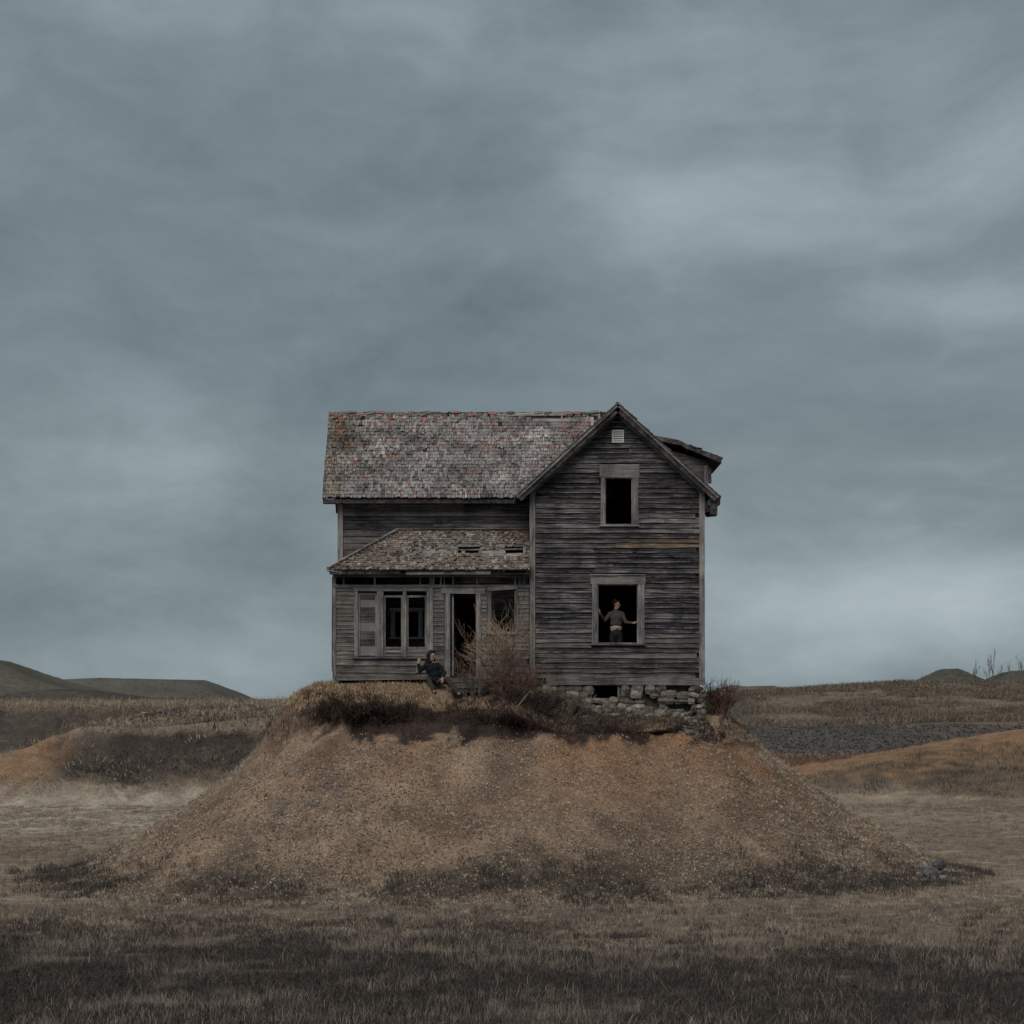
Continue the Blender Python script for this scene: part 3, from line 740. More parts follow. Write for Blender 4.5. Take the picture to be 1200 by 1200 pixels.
# dormer on the far side of the right slope
dy = 2.2
dorm = MB(); dx1 = PX(829.5, dy)
dorm.box((PX(770, dy), dy, PZ(570, dy)), (dx1, dy + 2.4, PZ(545, dy)))
dorm.add([(PX(770, dy), dy, PZ(545, dy)), (dx1, dy, PZ(545, dy)), (dx1, dy, PZ(541, dy)), (PX(770, dy), dy, PZ(522, dy)),
          (PX(770, dy), dy + 2.4, PZ(545, dy)), (dx1, dy + 2.4, PZ(545, dy)), (dx1, dy + 2.4, PZ(541, dy)), (PX(770, dy), dy + 2.4, PZ(522, dy))],
         [(0, 1, 2, 3), (7, 6, 5, 4), (0, 3, 7, 4), (1, 5, 6, 2)])
dormer = dorm.build('dormer', M_wing, house)
dxa, dxb = PX(762, dy), PX(844.5, dy); dza, dzb = PZ(511, dy), PZ(538, dy)
pts = [(dxa, dza), (PX(795, dy), PZ(517, dy)), (PX(806, dy), PZ(523, dy)), (dxb, dzb)]
b = MB(); th = .11
for (x0, z0), (x1, z1) in zip(pts[:-1], pts[1:]):
    b.add([(x0, dy - .3, z0), (x1, dy - .3, z1), (x1, dy - .3, z1 - th * 1.3), (x0, dy - .3, z0 - th), (x0, dy + 2.7, z0), (x1, dy + 2.7, z1), (x1, dy + 2.7, z1 - th * 1.3), (x0, dy + 2.7, z0 - th)],
          [(3, 2, 1, 0), (4, 5, 6, 7), (0, 1, 5, 4), (2, 3, 7, 6), (1, 2, 6, 5), (3, 0, 4, 7)])
b.build('dormer_roof', M_rake, dormer)
Vd = Vector((dxb - PX(806, dy), 0, dzb - PZ(523, dy))); Ld = Vd.length; Vd = -Vd.normalized(); Nd = Vector((Vd.z, 0, -Vd.x)); Nd = Nd if Nd.z > 0 else -Nd
shingle_plane(dormer, (dxb, dy - .31, dzb), Vector((0, 1, 0)), Vd, Nd, 3, Ld, .155, lambda v: (0, 3), lambda u, v: random.random() < .03, 'dark', 21, .1, .18, .03)
plank('corner_board', M_trim, (dx1 - .1, dy - .03, PZ(575, dy)), (dx1 + .01, dy - .002, PZ(546, dy)), dormer, .01)
plank('broken_board', M_rake, (dx1 - .02, dy - .05, PZ(566, dy)), (dx1 + .08, dy + .1, PZ(549, dy)), dormer, .03)

# --- porch
PY = .06
PZb = PZ(797); px0 = PX(391)
ph = {}
win1 = (PX(419.5), PX(441.5), PZ(769), PZ(693)); win2 = (PX(449.5), PX(472), PZ(769), PZ(693)); win3 = (PX(476.5), PX(500), PZ(769), PZ(693))
pdoor = (PX(528), PX(557.5), FLOOR, PZ(696)); win4 = (PX(575), PX(604), PZ(741), PZ(689.5))
tr0, tr1 = PZ(685), PZ(676.5)
pw_ = MB()
trans = (PX(396), PX(618), tr0, tr1)
for (a, b_, c, d_) in cells(px0, GX0 - .035, PZb, PZ(670), [win1, win2, win3, pdoor, win4, trans]): pw_.box((a, PY + .001, c), (b_, PY + .09, d_))
porch_wall = pw_.build('porch_wall', M_dark, house)
grp = (PX(415), PX(503), PZ(771.5), PZ(689)); dgrp = (PX(520.5), PX(564), PZb, PZ(688.8)); w4c = (PX(570.5), PX(607), PZ(744), PZ(688.8))
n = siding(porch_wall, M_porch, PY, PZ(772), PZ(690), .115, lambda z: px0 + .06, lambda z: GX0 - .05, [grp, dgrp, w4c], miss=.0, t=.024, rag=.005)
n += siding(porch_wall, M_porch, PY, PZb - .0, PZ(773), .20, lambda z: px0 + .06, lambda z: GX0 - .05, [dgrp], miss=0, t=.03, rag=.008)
print('porch boards', n)
plank('corner_board', M_trim, (px0 - .03, PY - .045, PZb - .02), (px0 + .055, PY, PZ(670)), porch_wall)
plank('corner_board', M_trim, (PX(503.3), PY - .05, PZb), (PX(507.5), PY - .026, PZ(689)), porch_wall)
plank('beam', M_trimh, (px0, PY - .05, PZ(688.6)), (GX0 - .04, PY, tr0), porch_wall, .006)
plank('beam', M_trimh, (px0, PY - .05, tr1), (GX0 - .04, PY, PZ(671)), porch_wall, .008)
for px_, wd in ((391.5, 4), (402.5, 1.8), (439, 2), (492.5, 1.4), (506, 6), (516.5, 1.6), (520.5, 1.2), (531, 2), (559, 1.2), (603.5, 2), (609, 1.4), (614, 1.2)):
    plank('transom_post', M_trim, (PX(px_ - wd / 2), PY - .03, tr0 + .002), (PX(px_ + wd / 2), PY + .02, tr1 - .002), porch_wall, .003)
sag = MB(); xa, xb = PX(476), PX(592)
sag.add([(xa, PY - .10, PZ(668.5)), (xb, PY - .10, PZ(672)), (xb, PY - .10, PZ(670)), (xa, PY - .10, PZ(670.8)), (xa, PY - .07, PZ(668.5)), (xb, PY - .07, PZ(672)), (xb, PY - .07, PZ(670)), (xa, PY - .07, PZ(670.8))][::1],
        [(3, 1, 2, 0), (4, 5, 6, 7)]) if False else sag.box((xa, PY - .12, PZ(671)), (xb, PY - .09, PZ(668.8)), None, .008)
sg_ = sag.build('loose_board', M_trimh, porch_wall); 
b = MB(); b.box((PX(571), PY - .075, PZ(693)), (PX(606), PY - .052, PZ(689)), None, .0); o = b.build('head_board', M_trimh, porch_wall, loc=(PX(571), PY - .06, PZ(691))); o.rotation_euler.y = R(-4.5)
# window group: posts, head, sill
for a, b_ in ((415, 419.3), (441.7, 449.3), (472.2, 476.3), (500.2, 503)):
    plank('window_post', M_trim, (PX(a), PY - .05, PZ(769.5)), (PX(b_), PY - .004, PZ(693)), porch_wall)
plank('window_head', M_trimh, (PX(414.5), PY - .055, PZ(692.8)), (PX(503.2), PY - .004, PZ(689.2)), porch_wall)
plank('window_sill', M_trimh, (PX(413), PY - .085, PZ(771.8)), (PX(504), PY + .05, PZ(769.7)), porch_wall)
def sash(hole, top, bot, mat_fill=None, label=None):
    x0, x1, z0, z1 = hole; b = MB(); y0, y1 = PY + .012, PY + .05; s = .05
    for lo, hi in (((x0 + .002, y0, z0 + .002), (x0 + s, y1, top)), ((x1 - s, y0, z0 + .002), (x1 - .002, y1, top)), ((x0 + s, y0, top - .055), (x1 - s, y1, top)), ((x0 + s, y0, bot - .05), (x1 - s, y1, bot))): b.box(lo, hi, None, .002)
    w_ = b.build('window', M_trim, house, loc=(x0, PY, z0))
    if label: w_['label'] = label
    return w_
s1 = sash(win1, PZ(694.5), PZ(766), label='porch window boarded up with pale boards')
zb = PZ(766); nb = 0
while zb < PZ(697):
    hh = random.uniform(.16, .24); plank('infill_board', M_wing if nb % 3 else M_dull, (win1[0] + .052, PY + .03, zb), (win1[1] - .052, PY + .045, min(zb + hh - .008, PZ(696.5))), s1, .003); zb += hh; nb += 1
s2 = sash(win2, PZ(697.5), PZ(758)); s3 = sash(win3, PZ(697.5), PZ(758))
for h_, s_ in ((win2, s2), (win3, s3)):
    plank('bottom_panel', M_porch, (h_[0] + .052, PY + .02, h_[2] + .003), (h_[1] - .052, PY + .04, PZ(759.4)), s_, .003)
    plank('panel_rail', M_trimh, (h_[0] + .052, PY + .005, PZ(764.5)), (h_[1] - .052, PY + .0185, PZ(762)), s_, .002)
# door way
dw = MB()
for lo, hi in (((PX(521), PY - .05, PZ(798)), (PX(527.6), PY, PZ(693))), ((PX(557.8), PY - .05, PZ(798)), (PX(563.5), PY, PZ(693)))):
    dw.box(lo, hi, None, .004)
door_frame = dw.build('door_frame', M_trim, house, loc=(PX(521), PY, PZ(798)))
plank('head_board', M_trimh, (PX(517.5), PY - .06, PZ(695.5)), (PX(569), PY - .002, PZ(689.4)), door_frame, .008)
plank('door_jamb', M_trim, (PX(529.5), PY + .03, FLOOR), (PX(531.5), PY + .12, PZ(697)), door_frame, .003)
# leaning open door inside
b = MB(); b.box((0, 0, 0), (.72, .04, 2.05), None, .003); od = b.build('door', M_wing, house, loc=None); od.location = Vector((PX(531), PY + .15, FLOOR + .02)) - house.location; od.rotation_euler.z = R(84)
w4 = window(win4, w4c, PY, label='empty porch window to the right of the doorway', head_over=0, depth=.09, sill=.04)
# porch floor, side wall, roof structure
b = MB(); b.box((px0 + .05, PY + .1, FLOOR - .12), (GX0 - .03, WY - .003, FLOOR - .04)); b.build('floor', M_stepw, house)
sw = side_wall('side_wall', px0 + .01, px0 + .1, PY + .1, WY - .05, PZb, PZ(671), M_porch, 'L')
b = MB(); b.box((px0 + .1, PY + .05, PZb - .62), (GX0 - .001, PY + .14, PZb - .002)); b.build('underpinning', M_dark, house)
b = MB(); b.box((px0 + .2, PY + .02, PZ(803.5)), (PX(500), PY + .04, PZ(801)), None, .008); b.build('loose_board', M_trimh, house)

ey0, ez0 = -.30, PZ(667.5, -.30); ey1, ez1 = WY - .035, PZ(622, WY)
Vp = Vector((0, ey1 - ey0, ez1 - ez0)); Lp = Vp.length; Vp.normalize(); Np = Vector((0, -Vp.z, Vp.y))
exl = PX(384, -.3); hip = PX(467, WY) - exl; WD = GX0 - .035 - exl
Op = Vector((exl, ey0, ez0))
plim = lambda v: (hip * v / Lp, WD)
holes_p = [(PX(535, .8) - exl, PX(564, .8) - exl, 1.06, 1.42), (PX(591, .8) - exl, PX(613, .8) - exl, 1.08, 1.42)]
porch_roof_b = MB()
for k in range(9):          # rafters
    u = .25 + k * (WD - .3) / 8; v1 = Lp if u > hip else Lp * u / hip
    slab(porch_roof_b, Op - Np * .03 + Ux * u, Ux, Vp, Np, [(-.02, .04), (.02, .04), (.02, v1 - .03), (-.02, v1 - .03)], .09)
porch_roof = porch_roof_b.build('porch_roof', M_trimh, house); porch_roof['label'] = 'low hipped porch roof with broken shingles and holes'
nr = 12; ew = Lp / nr
for k in range(nr):
    v0 = k * ew + .004; v1 = (k + 1) * ew - .004; u0 = hip * (k + .5) / nr
    spans = [(u0, WD)]
    for h in holes_p:
        if h[2] < (v0 + v1) / 2 < h[3]:
            spans = [q for s0, s1 in spans for q in ((s0, min(s1, h[0])), (max(s0, h[1]), s1)) if q[1] - q[0] > .05]
    for s0, s1 in spans:
        b = MB(); slab(b, Op + Np * 0, Ux, Vp, Np, [(s0, v0), (s1, v0), (s1, v1), (s0 + (hip / nr if s0 == u0 else 0), v1)], .024)
        b.build('roof_board', M_trimh, porch_roof)
for h, v0 in zip(holes_p, (1.19, 1.23)):       # one rotten board still spans each hole
    b = MB(); slab(b, Op - Np * .012, Ux, Vp, Np, [(h[0] - .02, v0), (h[1] + .02, v0 + .02), (h[1] + .02, v0 + .09), (h[0] - .02, v0 + .06)], .022); b.build('roof_board', M_trimh, porch_roof)
def skip_p(u, v):
    for h in holes_p:
        if h[0] - random.uniform(0, .14) < u < h[1] + random.uniform(0, .14) and h[2] - random.uniform(.04, .16) < v < h[3] + random.uniform(.03, .12): return True
    if holes_p[0][1] - .05 < u < holes_p[1][0] + .05 and 1.06 < v < 1.17: return True
    for cu, cv, ru, rv in ((2.55, .88, .16, .12), (2.9, 1.05, .13, .09), (3.1, 1.25, .08, .09), (2.3, .75, .09, .06), (4.6, .95, .12, .12), (4.45, .5, .08, .07), (3.55, 1.3, .1, .09)):
        if ((u - cu) / ru) ** 2 + ((v - cv) / rv) ** 2 < 1: return True
    if u > 3.0 and .62 < v < 1.12 and random.random() < .42: return True
    if u > 2.2 and 0.2 < v < 1.5 and random.random() < (.30 if mnoise.noise(Vector((u * 2, v * 3, 4))) > .05 else .06): return True
    return random.random() < .03
shingle_plane(porch_roof, Op, Ux, Vp, Np, WD, Lp, .13, plim, skip_p, 'porch', 13, .06, .14, .035)
# left hip face
Vh = Vector((hip, 0, ez1 - ez0)).normalized(); Lh = math.hypot(hip, ez1 - ez0); Nh = Vector((-Vh.z, 0, Vh.x)); Uy = Vector((0, 1, 0)); dyp = ey1 - ey0
b = MB(); slab(b, Op, Uy, Vh, Nh, [(0, 0), (dyp, 0), (dyp, Lh)], .024); b.build('hip_deck', M_stepw, porch_roof)
shingle_plane(porch_roof, Op, Uy, Vh, Nh, dyp, Lh, .13, lambda v: (dyp * v / Lh, dyp), lambda u, v: False, 'porch', 15, .08, .15)
for k in range(14):         # hip cap shingles
    t0, t1 = k / 14, (k + 1.3) / 14
    A = Op + (Vector((exl + hip, ey1, ez1)) - Op) * t0 + Vector((0, 0, .04)); B_ = Op + (Vector((exl + hip, ey1, ez1)) - Op) * min(1, t1) + Vector((0, 0, .03))
    b = MB(); b.prism(A, B_, .055, .045, 4); b.build('hip_cap', M_trimh, porch_roof)
plank('fascia', M_rake, (exl + .05, ey0 + .02, ez0 - .12), (PX(470), ey0 + .045, ez0 - .03), porch_roof, .008)
plank('fascia', M_trimh, (PX(476), ey0 + .03, ez0 - .13), (PX(575), ey0 + .05, ez0 - .05), porch_roof, .010)
b = MB(); b.box((exl + .05, ey0 + .05, ez0 - .12), (GX0 - .04, PY - .01, ez0 - .10)); b.build('soffit', M_rake, porch_roof)
plank('flashing_board', M_trimh, (exl + hip - .05, WY - .10, ez1 + .03), (GX0 - .05, WY - .035, ez1 + .055), porch_roof, .006)
# curled gutter bit at the left eave corner
b = MB(); b.prism(Op + Vector((-.02, 0, -.02)), Op + Vector((.28, 0, -.07)), .02, .025, 5); b.build('eave_tip', plain('green_tin', (.16, .20, .19)), porch_roof)
# drain pipe and wire at the left end of porch
b = MB(); b.prism((px0 - .045, PY - .02, PZ(785)), (px0 - .035, PY - .02, PZ(676)), .014, .014, 5); b.prism((px0 - .045, PY - .02, PZ(785)), (px0 + .06, PY - .05, PZ(797)), .016, .02, 5); b.prism((px0 + .06, PY - .05, PZ(797)), (px0 + .16, PY - .05, PZ(798)), .02, .02, 5)
b.build('down_pipe', M_rake, house)

# doorstep
def free_plank(x0, x1, y0, y1, z0, z1, rot=0, mat=M_stepw, name='step_board', par=None):
    b = MB(); b.box((0, 0, 0), (x1 - x0, y1 - y0, z1 - z0), None, .008); o = b.build(name, mat, None)
    o.location = Vector((x0, y0, z0)) - (par.location if par else Vector()); o.rotation_euler.y = R(rot); o.parent = par; return o
steps = empty('wooden_steps', (PX(550), -.6, 5.0)); tag(steps, 'sagging wooden doorstep boards below the porch doorway', 'steps')
free_plank(PX(526), PX(576), -.42, -.02, PZ(799), PZ(795), 1, M_stepw, 'step_board', steps)
free_plank(PX(525), PX(573), -.85, -.5, PZ(806.5, -.8), PZ(802.5, -.8), -.5, M_porch, 'step_board', steps)
free_plank(PX(526), PX(571), -.83, -.79, PZ(812, -.8), PZ(807, -.8), -.5, M_stepw, 'riser_board', steps)
free_plank(PX(527), PX(572), -.40, -.37, PZ(803), PZ(799.5), .6, M_stepw, 'riser_board', steps)

# ------------------------------------------------------------------ stones
def stone_mesh(sx, sy, sz, rough=.16, seed=0, name='foundation_stone'):
    bm = bmesh.new(); bmesh.ops.create_cube(bm, size=2); bmesh.ops.subdivide_edges(bm, edges=bm.edges[:], cuts=1, use_grid_fill=True)
    rr = random.Random(seed)
    for v in bm.verts:
        c = v.co; l = c.length
        c2 = c.lerp(c / l * 1.2, .6)
        c2 = Vector([q * (1 + rr.uniform(-rough, rough)) for q in c2])
        v.co = Vector((c2.x * sx / 2, c2.y * sy / 2, c2.z * sz / 2))
    me = bpy.data.meshes.new(name); bm.to_mesh(me); bm.free(); return me
fnd_b = MB(); bw = (PX(692), PX(725), PZ(819), PZ(803))
for (a, b_, c, d_) in cells(GX0, GX1 - .35, 3.3, base_z, [(bw[0], bw[1], 4.7, base_z)]): fnd_b.box((a, .16, c), (b_, .4, d_))
fnd_b.box((GX1 - .35, .16, 3.0), (GX1 - .10, BACK, base_z)); fnd_b.box((GX0 + .1, .4, 3.3), (GX0 + .3, BACK, base_z)); fnd_b.box((GX0 + .3, 2.4, 3.3), (GX1 - .36, 2.5, base_z))
foundation = fnd_b.build('foundation', plain('cellar_mortar', (.07, .065, .058)), house); foundation['label'] = 'crumbling rubble stone cellar wall under the gable'
sc = 0
def fstone(x, y, z, sx, sy, sz, rot=None):
    global sc; sc += 1
    o = link('foundation_stone', stone_mesh(sx, sy, sz, .13, sc), M_stone, foundation, (x, y, z))
    o.rotation_euler = rot or (random.uniform(-.08, .08), random.uniform(-.1, .1), random.uniform(-.15, .15)); return o
for x0, x1 in ((727, 738), (739, 754), (755.5, 768), (768.5, 781)):      # cut blocks under the sill
    fstone(PX((x0 + x1) / 2), .10, PZ(808), (PX(x1) - PX(x0)) * 1.02, .3, .29, (0, random.uniform(-.02, .02), 0))
z = base_z - .02; first = True
rows = [(base_z - .14, .24), (4.82, .2), (4.64, .19), (4.48, .2), (4.3, .2), (4.1, .2), (3.92, .2)]
for i, (zc_, h_) in enumerate(rows):
    x = GX0 - .08 + random.uniform(0, .1)
    while x < GX1 - .5:
        wd = random.uniform(.18, .46); xm = x + wd / 2
        ok = True
        if i == 0 and PX(726) < xm < PX(783): ok = False
        if bw[0] - .05 < xm < bw[1] + .05 and zc_ > 4.72: ok = False
        if PX(781) < xm < PX(806) and i < 4 and random.random() < .5: ok = False
        if zc_ < hgt(xm, -.15) - .15 or random.random() < .10: ok = False
        if ok: fstone(xm, .06 + random.uniform(-.05, .06) - (.06 if i > 2 else 0), zc_ + random.uniform(-.02, .02), wd * 1.05, random.uniform(.2, .32), h_ * random.uniform(.75, 1.15), (random.uniform(-.1, .1), random.uniform(-.2, .2), random.uniform(-.3, .3)))
        x += wd
for i in range(46):        # crumbling corner pier
    zc_ = base_z - .08 - i * .0275; xx = random.uniform(PX(809), PX(824)) + random.uniform(0, .03) * i * .1
    fstone(xx, random.uniform(-.12, .08) - i * .004, zc_, random.uniform(.12, .26), random.uniform(.15, .28), random.uniform(.09, .16), (random.uniform(-.4, .4), random.uniform(-.4, .4), random.uniform(0, 3)))
for i in range(120):        # tumbled rubble along the wall foot
    xx = random.uniform(PX(735), PX(832)) if i % 3 else random.uniform(PX(640), PX(830)); yy = random.uniform(-.75, .02) - (.4 if xx > PX(795) else 0) * random.random(); s_ = random.uniform(.08, .26)
    fstone(xx, yy, hgt(xx, yy) + .02, s_ * 1.3, s_, s_ * .6, (random.uniform(-.5, .5), random.uniform(-.5, .5), random.uniform(0, 3)))
for i in range(16):        # side of the corner
    fstone(GX1 - .08, .35 + i * .3, random.choice([4.9, 4.5, 4.2]), .2, .32, .3)
# cellar window frame
cw = MB(); 
for lo, hi in (((bw[0] - .03, .02, bw[2] - .02), (bw[0] + .03, .16, bw[3] - .003)), ((bw[1] - .03, .02, bw[2] - .02), (bw[1] + .03, .16, bw[3] - .003)), ((bw[0] + .03, .02, bw[2] - .02), (bw[1] - .03, .16, bw[2] + .02))): cw.box(lo, hi, None, .004)
cwo = cw.build('cellar_window', M_trim, house); cwo['label'] = 'small dark cellar window opening in the stone wall'

# loose stones as things
def loose(name, px_, Y, size, label, cat, mat, grp=None, sink=.3, flat=.7, dz=0, seed=0):
    X = PX(px_, Y); z_ = hgt(X, Y)
    sx = size * random.uniform(.9, 1.3); o = link(name, stone_mesh(sx, size, size * flat, .2, 500 + seed, name), mat, None, (X, Y, z_ + size * flat * (.5 - sink) + dz))
    o.rotation_euler = (random.uniform(-.2, .2), random.uniform(-.25, .25), random.uniform(0, 3.1)); tag(o, label, cat, grp); return o
G1 = 'grey boulders at the right foot of the mound'
for i, (p_, Y_, s_, lb) in enumerate([(1090, -2.6, .34, 'broad pale boulder, largest of the heap at the right foot of the mound'), (1099, -2.2, .26, 'upright grey boulder at the top right of the heap at the right foot'),
        (1083, -2.1, .22, 'dark rounded boulder behind the largest one at the right foot'), (1104, -2.9, .18, 'small dark stone, rightmost of the boulder heap'), (1078, -2.9, .17, 'small flat stone, leftmost of the boulder heap'),
        (1094, -3.2, .16, 'small pale stone in front of the boulder heap'), (1103, -1.6, .24, 'dark blocky boulder at the very back of the heap')]):
    loose('boulder', p_, Y_, s_, lb, 'boulder', M_rock, G1, seed=i, flat=.9, sink=-.05, dz=(0, .20, .16, 0, .02, 0, .22)[i])
loose('stone', 880, -7.6, .22, 'single pale stone alone among dark weeds at the front foot of the mound', 'stone', M_stone, seed=20)
loose('stone', 803, -1.5, .30, 'flat pale slab fallen below the crumbling stone corner', 'stone', M_stone, 'stones fallen from the cellar corner', seed=21, flat=.45)
loose('stone', 815, -1.9, .24, 'angular pale stone, rightmost below the crumbling stone corner', 'stone', M_stone, 'stones fallen from the cellar corner', seed=22)
loose('stone', 809, -2.3, .20, 'small pale stone, lowest below the crumbling stone corner', 'stone', M_stone, 'stones fallen from the cellar corner', seed=23)
G2 = 'flat stones below the wooden steps'
for i, (p_, s_, lb) in enumerate([(545, .26, 'flat stone below the wooden steps, leftmost'), (556, .30, 'broad flat stone below the middle of the wooden steps'), (567, .24, 'flat pale stone below the right end of the wooden steps')]):
    loose('stone', p_, -1.15, s_, lb, 'stone', M_stone, G2, seed=30 + i, flat=.4)

# ------------------------------------------------------------------ twig plants
def veg_mat(name, c, var=.3):
    m, nt, b = newmat(name, .9, .08)
    r = orand(nt); n_ = noise_(nt, pos(nt), 3.0, 3, .6).outputs[0]
    t = math_(nt, 'ADD', math_(nt, 'MULTIPLY', r, .6), math_(nt, 'MULTIPLY', n_, .6))
    nt.links.new(ramp_(nt, t, [(.2, tuple(x * (1 - var) for x in c)), (.85, tuple(x * (1 + var) for x in c))]), b.inputs['Base Color'])
    return m
V_tan = veg_mat('tan_twigs', (.25, .19, .14)); V_red = veg_mat('reddish_twigs', (.125, .080, .066)); V_dark = veg_mat('dark_tangle', (.036, .029, .029))
V_olive = veg_mat('olive_brush', (.125, .108, .085)); V_bark = veg_mat('grey_bark', (.12, .11, .10))
V_straw = veg_mat('straw_grass', (.29, .245, .19), .35); V_gold = veg_mat('golden_turf_grass', (.35, .27, .175), .35); V_pstraw = veg_mat('bleached_straw', (.40, .35, .27), .3)
V_dkg = veg_mat('dark_dead_grass', (.056, .050, .046), .5); V_mid = veg_mat('brown_grass', (.17, .142, .112), .35); V_pale = veg_mat('pale_seed_stems', (.245, .215, .178), .35)
V_roots = veg_mat('hanging_roots', (.045, .034, .03), .4); V_rust = veg_mat('rust_brush', (.15, .10, .075), .3)
def grow(mb_stem, mb_twig, p, d, L, r, depth, spread, rnd, up=.1, taper=.62, kids=(2, 4)):
    segs = 3; q = Vector(p); dd = Vector(d).normalized(); pts = [q.copy()]
    for i in range(segs):
        dd = (dd + Vector((rnd.gauss(0, .13), rnd.gauss(0, .13), rnd.gauss(0, .10) + up * .3))).normalized()
        q2 = q + dd * L / segs
        (mb_stem if depth >= 2 else mb_twig).prism(q, q2, r * (1 - .25 * i / segs), r * (1 - .25 * (i + 1) / segs), 3)
        q = q2; pts.append(q.copy())
    if depth <= 0: return
    for k in range(rnd.randint(*kids)):
        t = rnd.uniform(.25, 1); i = min(segs - 1, int(t * segs)); b = pts[i].lerp(pts[i + 1], t * segs - i)
        nd = (dd + Vector((rnd.gauss(0, spread), rnd.gauss(0, spread), rnd.gauss(0, spread * .6) + up))).normalized()
        grow(mb_stem, mb_twig, b, nd, L * taper * rnd.uniform(.7, 1.15), r * .6, depth - 1, spread, rnd, up, taper, kids)
def shrub(name, label, cat, base, height, width, nst, mat, seed, mat2=None, depth=3, spread=.45, r=.009, group=None, lean=(0, 0), kids=(2, 4), ymul=.6):
    rnd = random.Random(seed); root = empty(name, base); tag(root, label, cat, group)
    a = MB(); b = MB()
    for i in range(nst):
        dx = rnd.uniform(-1, 1) * width / 2
        st_ = Vector(base) + Vector((dx * .45, rnd.uniform(-.5, .5) * width * ymul * .45, -.05))
        d = Vector((dx / max(height, .1) * .9 + lean[0], rnd.gauss(0, .15) + lean[1], 1))
        grow(a, b, st_, d, height * rnd.uniform(.42, .62), r, depth, spread, rnd, kids=kids)
    a.build('stems', mat2 or mat, root)['kind'] = 'stuff'; b.build('twigs', mat, root)['kind'] = 'stuff'
    return root
def at(px_, Y): X = PX(px_, Y); return (X, Y, hgt(X, Y))
shrub('bare_shrub', 'tall tan leafless shrub in front of the porch window right of the doorway', 'shrub', at(586, -.9), 2.6, .95, 16, V_tan, 1, V_bark, 3, .5, .013, 'leafless shrubs in front of the house', kids=(3, 5))
shrub('bare_shrub', 'reddish leafless shrub in front of the dark doorway', 'shrub', at(556, -1.0), 1.55, .8, 13, V_rust, 2, V_bark, 3, .55, .011, 'leafless shrubs in front of the house')
shrub('bare_shrub', 'dense dark reddish shrub in front of the left corner of the gable', 'shrub', at(603, -1.2), 1.35, 1.5, 36, V_red, 3, V_red, 3, .62, .012, 'leafless shrubs in front of the house')
shrub('bare_shrub', 'black tangled bramble hanging over the rim below the gable corner', 'shrub', at(618, -1.9), .85, 2.4, 50, V_dark, 4, V_dark, 3, .7, .012, 'leafless shrubs in front of the house', kids=(3, 4))
shrub('bare_shrub', 'low olive brown brush against the stone cellar wall left of the cellar window', 'shrub', at(655, -.7), .75, 1.9, 74, V_olive, 5, V_olive, 3, .55, .010, 'leafless shrubs in front of the house')
shrub('bare_shrub', 'low grey brush under the cellar window', 'shrub', at(708, -.9), .35, 1.5, 26, V_olive, 6, V_olive, 2, .6, .005, 'leafless shrubs in front of the house')
shrub('bare_shrub', 'round dark red shrub beside the right stone corner of the house', 'shrub', at(843, .6), 1.05, 1.0, 60, V_red, 7, V_red, 3, .42, .012, 'leafless shrubs in front of the house')
shrub('dry_weed', 'pale dry weed clump at the feet of the seated person', 'plant', at(517, -1.6), .55, .5, 20, V_tan, 8, V_tan, 2, .5, .006)
shrub('dry_weed', 'thin tall dry stems against the gable corner board', 'plant', at(640, -.5), 1.15, 1.2, 14, V_tan, 9, V_tan, 2, .22, .004)
shrub('bare_shrub', 'dark bramble clump on the rim below the porch doorway', 'shrub', at(560, -2.3), .5, 1.5, 26, V_dark, 14, V_dark, 3, .7, .007, 'leafless shrubs in front of the house')
def twig_piece(name, mat, seed, h=.5, n_=5):
    rnd = random.Random(seed); a = MB()
    for i in range(n_): grow(a, a, (rnd.uniform(-.1, .1), rnd.uniform(-.1, .1), -.03), (rnd.gauss(0, .8), rnd.gauss(0, .8), .7), h * rnd.uniform(.5, .8), .009, 2, .7, rnd, kids=(2, 3))
    me = a.mesh(name); me.materials.append(mat); return me
# fallen pole in the tangle
b = MB(); b.prism(P(598, 838, -2.6), P(621, 810, -1.8), .018, .006, 5); bp = b.build('dead_branch', V_tan); tag(bp, 'pale dead branch leaning on the dark bramble at the rim', 'branch')
# bare trees on the right rise
for i, (px_, top_, D_, lb) in enumerate([(1062, 792, 170, 'tiny bare sapling on the rise, leftmost of the far trees'), (1079, 787, 170, 'small bare sapling on the left flank of the far cone shaped heap'), (1098, 782, 172, 'small bare sapling in front of the far cone shaped heap'),
        (1143, 766, 172, 'slender bare tree between the two far heaps at the right'), (1163, 754, 168, 'tallest bare tree on the rise at the far right'), (1170, 762, 170, 'forked bare tree just right of the tallest bare tree'),
        (1184, 768, 172, 'slender bare tree, second from the right edge'), (1196, 762, 170, 'bare tree at the right edge of the photo')]):
    X = PX(px_, D_); zb_ = hgt(X, D_); h_ = PZ(top_, D_) - zb_
    root = empty('bare_tree', (X, D_, zb_)); tag(root, lb, 'tree', 'bare trees on the right rise')
    rnd = random.Random(40 + i); a = MB(); c_ = MB()
    for k in range(1 if i < 3 else 2):
        grow(a, c_, (X + rnd.uniform(-.15, .15), D_, zb_ - .3), (rnd.gauss(0, .1), 0, 1), h_ * .52, .022 if i < 3 else .045, 4, .26, rnd, .35, .6, (2, 3))
    a.build('trunk', V_bark, root); c_.build('crown', V_bark, root)

